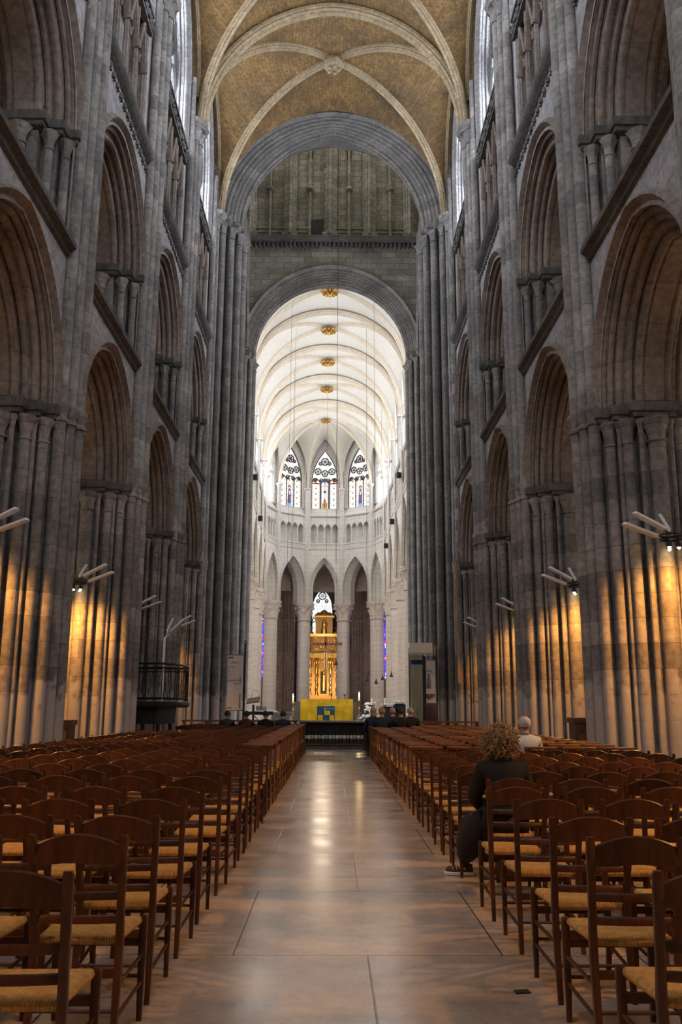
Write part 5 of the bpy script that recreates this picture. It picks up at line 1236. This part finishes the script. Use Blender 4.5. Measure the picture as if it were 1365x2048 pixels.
for i, (x, y, w_, h_) in enumerate(((2.95, 45.6, .42, .75), (3.5, 45.6, .30, .9), (3.25, 42.5, .25, .85))):
    o = thing('organ_console' if i < 2 else 'dark_chair', (x, y, .7 if i < 2 else .34), 0, ('black keyboard console near the white columns, left part', 'black keyboard console near the white columns, taller part', 'dark chair with a grey coat on it, before the console')[i], 'organ' if i < 2 else 'chair')
    b = MB(); b.box(-w_, w_, -.25, .25, 0, h_); b.build('cabinet' if i < 2 else 'frame', 'black', o); b = MB(); b.box(-w_*.8, w_*.8, -.30, -.1, h_, h_+.05); b.build('keyboard' if i < 2 else 'coat', 'black' if i < 2 else 'maroon', o)
    if i < 2:
        b = MB()
        for k in range(5): b = MB(); b.tube([(-w_*.8+k*w_*.4, .1, h_), (-w_*.8+k*w_*.4, .1, h_+.12)], .01, 4); b.ball((-w_*.8+k*w_*.4, .1, h_+.15), .05, 8, 5); b.build('globe_light', 'white', o)
b = MB(); b.box(-.045, .045, -.03, .03, 2.3, 6.7); o = b.build('hanging_board', 'board', loc=(4.66, 32.2, 0)); tag(o, 'long narrow pale wood board hanging on the right crossing pier', 'board')
for (x, y, h_, lab) in ((4.88, 17.4, 1.28, 'dark wooden box pew behind the large right pier'), (5.6, 13.4, 1.24, 'dark wooden box pew at the right edge of view'), (-5.34, 18.6, 1.17, 'dark wooden bench end between the two left piers')):
    o = thing('wooden_pew', (x, y, 0), 0, lab, 'pew', 'wooden pews between the piers')
    b = MB(); b.box(-.16, .16, -.2, .25, 0, h_-.1); b.build('body', 'panelwood', o); b = MB(); b.box(-.19, .19, -.23, .28, h_-.1, h_); b.build('top', 'panelwood', o)
    b = MB()
    for z in (.2, .62): b.box(-.11, .11, -.22, -.2, z, z+.34)
    b.build('panels', 'wood2', o)
# speakers on the columns of the choir
for i, (s, y, z) in enumerate(((1, 60.6, 17.5), (1, 66.6, 15.4), (1, 72.6, 14.6), (-1, 60.7, 17.3), (-1, 66.7, 15.6))):
    o = thing('loudspeaker', (s*(CU-.62)+cx(y), y, z), s*.4, 'small black loudspeaker on the %s choir wall shafts, %s from the crossing' % ('right' if s > 0 else 'left', ONES[i+1 if i < 3 else i-2]), 'loudspeaker', 'black loudspeakers high in the choir')
    b = MB(); b.prism([(-.16, -.12), (.16, -.12), (.13, .12), (-.13, .12)], [(-.2, 0), (.2, 0)]); b.build('cabinet', 'black', o); b = MB(); b.tube([(0, .1, 0), (s*.3, .16, .1)], .025, 5); b.build('arm', 'iron', o)
# ================================================================== LEFT SIDE FURNITURE
o = thing('banner_stand', (-3.44, 33.0, .48), 0, 'tall beige printed banner with lines of text by the left crossing pier', 'banner')
b = MB(); rows = [[(-.32, .01*sin(z*3), z), (.31, .01*sin(z*3+1), z)] for z in [.98+.226*k for k in range(11)]]; b.grid(rows); b.box(-.32, .31, .012, .018, .98, 3.24); b.build('banner_cloth', 'banner', o)
b = MB(); b.tube([(-.34, .0, 3.26), (.34, 0, 3.26)], .02, 6); b.tube([(-.34, .0, .96), (.34, 0, .96)], .02, 6); b.build('rod', 'board', o)
o.scale = (.87, .87, .87)
def text(s_, x, z, size, mat, parent, name='lettering'):
    cu_ = bpy.data.curves.new(name, 'FONT'); cu_.body = s_; cu_.size = size; cu_.extrude = .002; cu_.align_x = 'LEFT'
    t = bpy.data.objects.new(name, cu_); COL.objects.link(t); t.parent = parent; t.location = (x, -.025, z); t.rotation_euler = (pi/2, 0, 0)
    bpy.context.view_layer.update(); me = bpy.data.meshes.new_from_object(t.evaluated_get(bpy.context.evaluated_depsgraph_get())); me.materials.clear(); me.materials.append(M[mat])
    r = bpy.data.objects.new(name, me); COL.objects.link(r); r.parent = parent; r.location = t.location; r.rotation_euler = t.rotation_euler; bpy.data.objects.remove(t); return r
text("L'OREILLE !", -.24, 2.92, .085, 'ink', o); text('N MAL', -.29, 2.72, .085, 'ink', o); text('SE', -.29, 2.53, .085, 'ink', o); text('ET', -.2, 2.40, .07, 'ink', o); text('VOUS PARLEZ', -.31, 2.17, .085, 'ink', o); text('DEMAIN', -.06, 2.05, .06, 'ink', o)
b = MB(); b.box(-.29, -.09, -.02, -.01, 3.12, 3.17); b.box(-.31, -.12, -.02, -.01, 1.06, 1.08); b.box(.2, .225, -.02, -.01, 2.05, 2.35); b.build('printed_bars', 'ink', o)
b = MB(); b.box(.20, .235, -.02, -.01, 1.05, 1.65); b.build('red_bar', 'inkred', o)
o = thing('iron_post', (-3.11, 33.05, .34), 0, 'tall black post with a ring finial beside the printed banner', 'post'); b = MB(); b.tube([(0, 0, 0), (0, 0, 3.75)], .045, 8); b.build('shaft', 'black', o); b = MB(); b.tube([(.05*cos(a), 0, 3.83+.06*sin(a)) for a in [k*pi/6 for k in range(12)]], .016, 5, closed=True); b.build('ring_finial', 'iron', o); o.scale = (.9, .9, .9)
o = thing('lectern', (-3.2, 38.2, .34), 0, 'dark lectern with tilted top and gooseneck microphone, left of the steps', 'lectern')
b = MB(); b.tube([(0, 0, 0), (0, 0, 1.2)], .05, 8); b.ring(0, 0, [(.25, 0), (.25, .04)], 16); b.build('stand', 'black', o)
b = MB(); b.add([(-.28, -.18, 1.22), (.26, -.18, 1.30), (.26, .2, 1.5), (-.28, .2, 1.42), (-.28, -.18, 1.26), (.26, -.18, 1.34), (.26, .2, 1.54), (-.28, .2, 1.46)], [(0, 3, 2, 1), (4, 5, 6, 7), (0, 1, 5, 4), (1, 2, 6, 5), (2, 3, 7, 6), (3, 0, 4, 7)]); b.build('sloping_top', 'panelwood', o)
b = MB(); b.tube([(-.1, .1, 1.45), (-.05, .1, 1.75), (.1, .05, 1.8), (.22, 0, 1.65), (.24, 0, 1.5)], .008, 5); b.ball((.24, 0, 1.48), .022, 6, 5); b.build('microphone', 'black', o)
o = thing('music_keyboard', (-2.9, 38.8, .34), 0, 'black music keyboard with loose papers behind the lectern', 'keyboard')
b = MB(); b.box(-.5, .5, -.2, .2, .78, .92); b.build('keyboard_body', 'black', o)
b = MB(); b.tube([(-.35, 0, 0), (.35, 0, .8)], .02, 6); b.tube([(.35, 0, 0), (-.35, 0, .8)], .02, 6); b.build('stand', 'black', o)
b = MB(); b.box(-.25, -.05, .1, .11, .95, 1.15); b.box(.0, .2, .12, .13, .95, 1.12); b.build('sheet_music', 'screen', o)
o = thing('stone_table', (-2.25, 42, .34), 0, 'grey stone credence table left of the golden altar', 'table'); b = MB(); b.box(-.55, .55, -.35, .35, .80, .88); b.build('tabletop', 'marble', o); b = MB(); b.box(-.42, .42, -.25, .25, 0, .8); b.build('base', 'marble', o)
b = MB(); b.prism([(-.04, -.025), (.04, -.025), (.04, .025), (-.04, .025)], [(.001, 0), (.006, 0), (.009, -.004)]); o = b.build('floor_socket', 'black', loc=(1.12, 5.05, 0)); o.rotation_euler = (0, 0, .1); tag(o, 'small black socket plate set in the aisle floor', 'socket')
# ================================================================== PEOPLE
def skin_obj(name, V, E, mat, parent=None, sub=2):
    """V: list of (x, y, z, radius)"""
    me = bpy.data.meshes.new(name); me.from_pydata([v[:3] for v in V], E, []); me.materials.append(M[mat]); o = bpy.data.objects.new(name, me); COL.objects.link(o)
    if parent: o.parent = parent
    md = o.modifiers.new('skin', 'SKIN'); md.use_smooth_shade = True
    sv = me.skin_vertices[0].data
    for i, v in enumerate(V):
        r = v[3]; sv[i].radius = r if isinstance(r, tuple) else (r, r)
        sv[i].use_root = (i == 0)
    sb = o.modifiers.new('subdivision', 'SUBSURF'); sb.levels = 1; sb.render_levels = sub
    return o
def person(loc, rz, label, coat, hair, trousers='black', style='short', lean=0., armpose=0, feet=None, look=0., grp=None, detail=True, sc=1.):
    """seated figure; origin on the floor under the seat centre, facing +y"""
    root = thing('person', (loc[0], loc[1], 0), rz, label, 'person', grp); root.scale = (sc, sc, sc)
    ft = feet or [(-.11, .50, 0), (.11, .50, 0)]
    V = [(0, -.07, .53, .125), (0, -.10, .70, .11), (0, -.11+lean*.3, .90, .125), (0, -.10+lean*.6, 1.01, .072), (0, -.08+lean*.8, 1.085, .050), (0, -.05+lean, 1.135, .058), (0+look*.01, -.035+lean, 1.20, .082), (0, -.045+lean, 1.262, .074), (look*.05, .055+lean, 1.185, .016)]
    E = [(0, 1), (1, 2), (2, 3), (3, 4), (4, 5), (5, 6), (6, 7), (6, 8)]
    arms = {}
    for sg in (-1, 1):
        n = len(V); up = (armpose == sg)
        if up: pts = [(sg*.155, -.09+lean*.5, .985, .040), (sg*.24, .08, .84, .042), (sg*.12, .16+lean, 1.04, .030), (sg*.08, .13+lean, 1.12, .032)]
        else: pts = [(sg*.155, -.09+lean*.5, .985, .040), (sg*.235, .0, .76, .042), (sg*.13, .23, .64, .030), (sg*.08, .30, .62, .032)]
        V += pts; E += [(3, n), (n, n+1), (n+1, n+2), (n+2, n+3)]; arms[sg] = pts
        if detail:
            h = pts[3]; dz = .06 if up else -.01; dy = .0 if up else .06
            for k in range(4):
                m = len(V); ox = -sg*(.026-.017*k); L_ = (.9, 1., .95, .75)[k]
                V += [(h[0]+ox, h[1]+dy*.5, h[2]+dz*.5+.004, .0095), (h[0]+ox-sg*.004, h[1]+dy*1.1*L_+.01, h[2]+dz*1.1*L_-.004, .0085), (h[0]+ox-sg*.006, h[1]+dy*1.3*L_+.02, h[2]+dz*1.4*L_-.022, .0075)]
                E += [(n+3, m), (m, m+1), (m+1, m+2)]
            m = len(V); V += [(h[0]-sg*.04, h[1]+.01, h[2]+.005, .010), (h[0]-sg*.052, h[1]+.04, h[2]+.0, .009)]; E += [(n+2, m), (m, m+1)]
    legs = {}
    for i, sg in enumerate((-1, 1)):
        n = len(V); fx, fy, tw = ft[i]; kx = (sg*.12+fx*.4)
        pts = [(sg*.10, -.02, .52, .085), (kx, .36, .52, .062), ((kx+fx)/2+.0, (.38+fy)/2, .30, .055), (fx-sin(tw)*.08, fy-cos(tw)*.08, .10, .034), (fx-sin(tw)*.01, fy-cos(tw)*.01, .045, .018)]
        V += pts; E += [(0, n), (n, n+1), (n+1, n+2), (n+2, n+3), (n+3, n+4)]; legs[sg] = pts
    body = skin_obj('body', V, E, 'skin', root)
    # coat over torso and arms
    CV = [(0, -.07, .55, .165), (0, -.10, .70, .15), (0, -.11+lean*.3, .88, .158), (0, -.10+lean*.6, 1.0, .135), (0, -.085+lean*.8, 1.075, .080)]; CE = [(0, 1), (1, 2), (2, 3), (3, 4)]
    for sg in (-1, 1):
        n = len(CV); p = arms[sg]; CV += [(p[0][0]*1.05, p[0][1], p[0][2]+.002, .088), (p[1][0], p[1][1], p[1][2], .070), (p[2][0], p[2][1], p[2][2], .048)]; CE += [(3, n), (n, n+1), (n+1, n+2)]
    if style == 'curly': n = len(CV); CV += [(-.19, .02, .52, .14), (-.27, .12, .36, .12), (-.30, .18, .20, .085)]; CE += [(0, n), (n, n+1), (n+1, n+2)]
    skin_obj('coat' if coat != 'shirt' else 'shirt', CV, CE, coat, root)
    TV = [(0, -.07, .53, .15)]; TE = []
    for sg in (-1, 1):
        n = len(TV); p = legs[sg]; TV += [(p[0][0], p[0][1], p[0][2], .098), (p[1][0], p[1][1], p[1][2], .075), (p[2][0], p[2][1], p[2][2], .066), (p[3][0], p[3][1], p[3][2]-.02, .050)]; TE += [(0, n), (n, n+1), (n+1, n+2), (n+2, n+3)]
    skin_obj('trousers', TV, TE, trousers, root)
    for i, sg in enumerate((-1, 1)):
        fx, fy, tw = ft[i]; c, s_ = cos(-tw), sin(-tw)
        def T(x, y, z, fx=fx, fy=fy, c=c, s_=s_): y -= .1; return (fx+x*c-y*s_, fy+x*s_+y*c, z)
        b = MB(T); out = [(-.030, -.055), (.030, -.055), (.038, .0), (.036, .06), (.045, .13), (.038, .185), (.0, .205), (-.036, .185), (-.045, .13), (-.034, .06), (-.038, 0)]
        b.prism(out, [(.002, -.004), (.006, .004), (.024, .006), (.032, 0)]); so = b.build('shoe', 'sole' if style == 'curly' else 'black', root)
        b = MB(T); b.prism(out, [(.03, -.002), (.05, -.004), (.065, -.016), (.075, -.03)]); b.prism([(-.03, -.05), (.03, -.05), (.034, .05), (-.034, .05)], [(.05, 0), (.10, -.004)]); b.build('upper', 'shoe' if style == 'curly' else 'black', so)
        if style == 'curly':
            b = MB(T)
            for k in range(4): b.tube([(-.04, .02+.035*k, .055), (-.02, .03+.035*k, .088-.006*k), (.02, .03+.035*k, .088-.006*k), (.04, .02+.035*k, .055)], .006, 5)
            b.build('straps', 'rose', so)
    hc = Vector((0, -.055+lean, 1.225))
    if style == 'curly':
        R = random.Random(21); b = MB()
        b.ball(tuple(hc), .105, 14, 10, (1, 1.02, 1.12))
        for k in range(620):
            u = R.uniform(-1, 1); a = R.uniform(0, 2*pi); q = sqrt(1-u*u); d = Vector((q*cos(a), q*sin(a), u))
            if d.y > .45 and d.z < .5: continue
            rr = R.uniform(.095, .142)*(1+.12*(u < -.2)); p = hc+Vector((d.x*1.02, d.y*.98, d.z*1.0-.02*(u < 0)))*rr
            ax = (d+Vector((R.gauss(0, .5), R.gauss(0, .5), R.gauss(-.4, .5)))).normalized(); u1 = ax.orthogonal().normalized(); u2 = ax.cross(u1); cr = R.uniform(.008, .014); ln = R.uniform(.03, .06); tn = R.uniform(1.2, 2.4)
            b.tube([tuple(p+ax*(ln*j/11)+u1*cr*cos(tn*2*pi*j/11)+u2*cr*sin(tn*2*pi*j/11)) for j in range(12)], .0032, 4, cap=False)
        b.build('curly_hair', hair, root)
        b = MB(); b.tube([(.085*cos(a), -.085+.075*sin(a), 1.075) for a in [k*pi/8 for k in range(16)]], .022, 7, closed=True); b.build('collar', coat, root)
    else:
        b = MB(); rows = []
        for j in range(11):
            ph = -pi*.18+pi*.68*j/10; rows.append([(hc.x+.094*cos(ph)*cos(a), hc.y-.012+.100*cos(ph)*sin(a)*(1 if sin(a) < 0 else .72), hc.z+.012+.098*sin(ph)+(.03 if (sin(a) > .3 and j < 4) else 0)) for a in [2*pi*k/18 for k in range(18)]])
        b.grid(rows, True)
        if style == 'long': b.ball((hc.x, hc.y-.035, hc.z-.07), .095, 12, 8, (1.0, .7, 1.25))
        b.build('hair', hair, root)
    b = MB()
    for sg in (-1, 1): b.ball((sg*.030+look*.03, .040+lean, 1.215), .012, 8, 6)
    b.build('eyes', 'white', root)
    b = MB()
    for sg in (-1, 1): b.ball((sg*.086, -.03+lean, 1.20), .022, 8, 6, (.35, .8, 1.3))
    b.build('ears', 'skin', root)
    return root
wx, wy = SEATS[(1, 5, 0)]
person((wx-.05, wy), 0, 'person with curly brown hair in a black coat seated on the aisle, back turned', 'blackcoat', 'hair_c', 'black', 'curly', feet=[(-.30, .74, -1.35), (.02, .34, .1)], sc=.965)
mx, my = SEATS[(1, 12, 3)]
person((2.94, my), .1, 'white-haired person in a pale shirt, hand raised to the face, by the right pier', 'shirt', 'hair_w', 'navy', 'short', armpose=-1, look=-1, lean=.02)
def snap(side, y): return min((abs(v[1]-y), v[1]) for k, v in SEATS.items() if k[0] == side and k[2] == 0)[1]
gr = 'people seated together in the front right rows'
for x, y, c, h, st, lab in ((1.37, 27.3, 'navy', 'hair_b', 'long', 'person with fair hair in dark coat at the aisle end of the seated group'), (1.55, 25.7, 'navy', 'hair_b', 'short', 'person with sandy hair and broad navy coat, second in the seated group'),
                            (1.96, 27.3, 'black', 'hair_g', 'short', 'person with grey-brown hair half hidden, middle of the seated group'), (2.09, 25.7, 'blackcoat', 'hair_d', 'short', 'person with dark hair and black coat, fourth in the seated group'), (2.50, 27.3, 'blackcoat', 'hair_g', 'short', 'person with grey hair at the right end of the seated group')):
    person((x, snap(1, y)), random.uniform(-.1, .1), lab, c, h, 'black', st, grp=gr, detail=True, sc=1.09)
for x, y, c, h, lab in ((-3.12, 27.9, 'black', 'hair_d', 'person in black on the left, nearest the banner'), (-2.53, 27.9, 'maroon', 'hair_d', 'person in a maroon top seated left of the aisle'), (-1.95, 27.9, 'blackcoat', 'hair_d', 'person in black coat seated left of the aisle, beside maroon top'), (-1.40, 27.9, 'navy', 'hair_d', 'person in navy bent forward at the left aisle edge')):
    person((x, snap(-1, y)), random.uniform(-.1, .1), lab, c, h, 'black', 'short', grp='people seated in the front left rows', sc=1.0)
# ================================================================== CAMERA, WORLD
cam_d = bpy.data.cameras.new('camera'); cam = bpy.data.objects.new('camera', cam_d); COL.objects.link(cam)
P_, Y_, Rl = radians(12.43), radians(.5), radians(.29)
F_ = Vector((sin(Y_)*cos(P_), cos(Y_)*cos(P_), sin(P_))); R_ = Vector((cos(Y_), -sin(Y_), 0)); U_ = R_.cross(F_)
R2 = R_*cos(Rl)+U_*sin(Rl); U2 = -R_*sin(Rl)+U_*cos(Rl)
mw = Matrix((R2, U2, -F_)).transposed().to_4x4(); mw.translation = Vector((.115, 0, 1.45)); cam.matrix_world = mw
cam_d.sensor_fit = 'HORIZONTAL'; cam_d.sensor_width = 36; cam_d.lens = 1772/1365*36; cam_d.clip_end = 400; cam_d.clip_start = .05
SC.camera = cam
w = bpy.data.worlds.new('world'); SC.world = w; w.use_nodes = True
bg = w.node_tree.nodes['Background']; bg.inputs[0].default_value = (.75, .85, 1, 1); bg.inputs[1].default_value = .15
SC.view_settings.view_transform = 'Standard'; SC.view_settings.look = 'None'; SC.view_settings.gamma = 1; SC.view_settings.exposure = .22
SC.view_settings.use_curve_mapping = False
SC.cycles.use_adaptive_sampling = True; SC.cycles.adaptive_threshold = .06; SC.cycles.adaptive_min_samples = 12; SC.cycles.use_light_tree = True
SC.cycles.max_bounces = 5; SC.cycles.diffuse_bounces = 4; SC.cycles.glossy_bounces = 2; SC.cycles.transmission_bounces = 2
SC.cycles.use_denoising = True; SC.cycles.sample_clamp_indirect = 6; SC.cycles.caustics_reflective = False; SC.cycles.caustics_refractive = False
try: SC.cycles.denoiser = 'OPENIMAGEDENOISE'
except Exception: pass
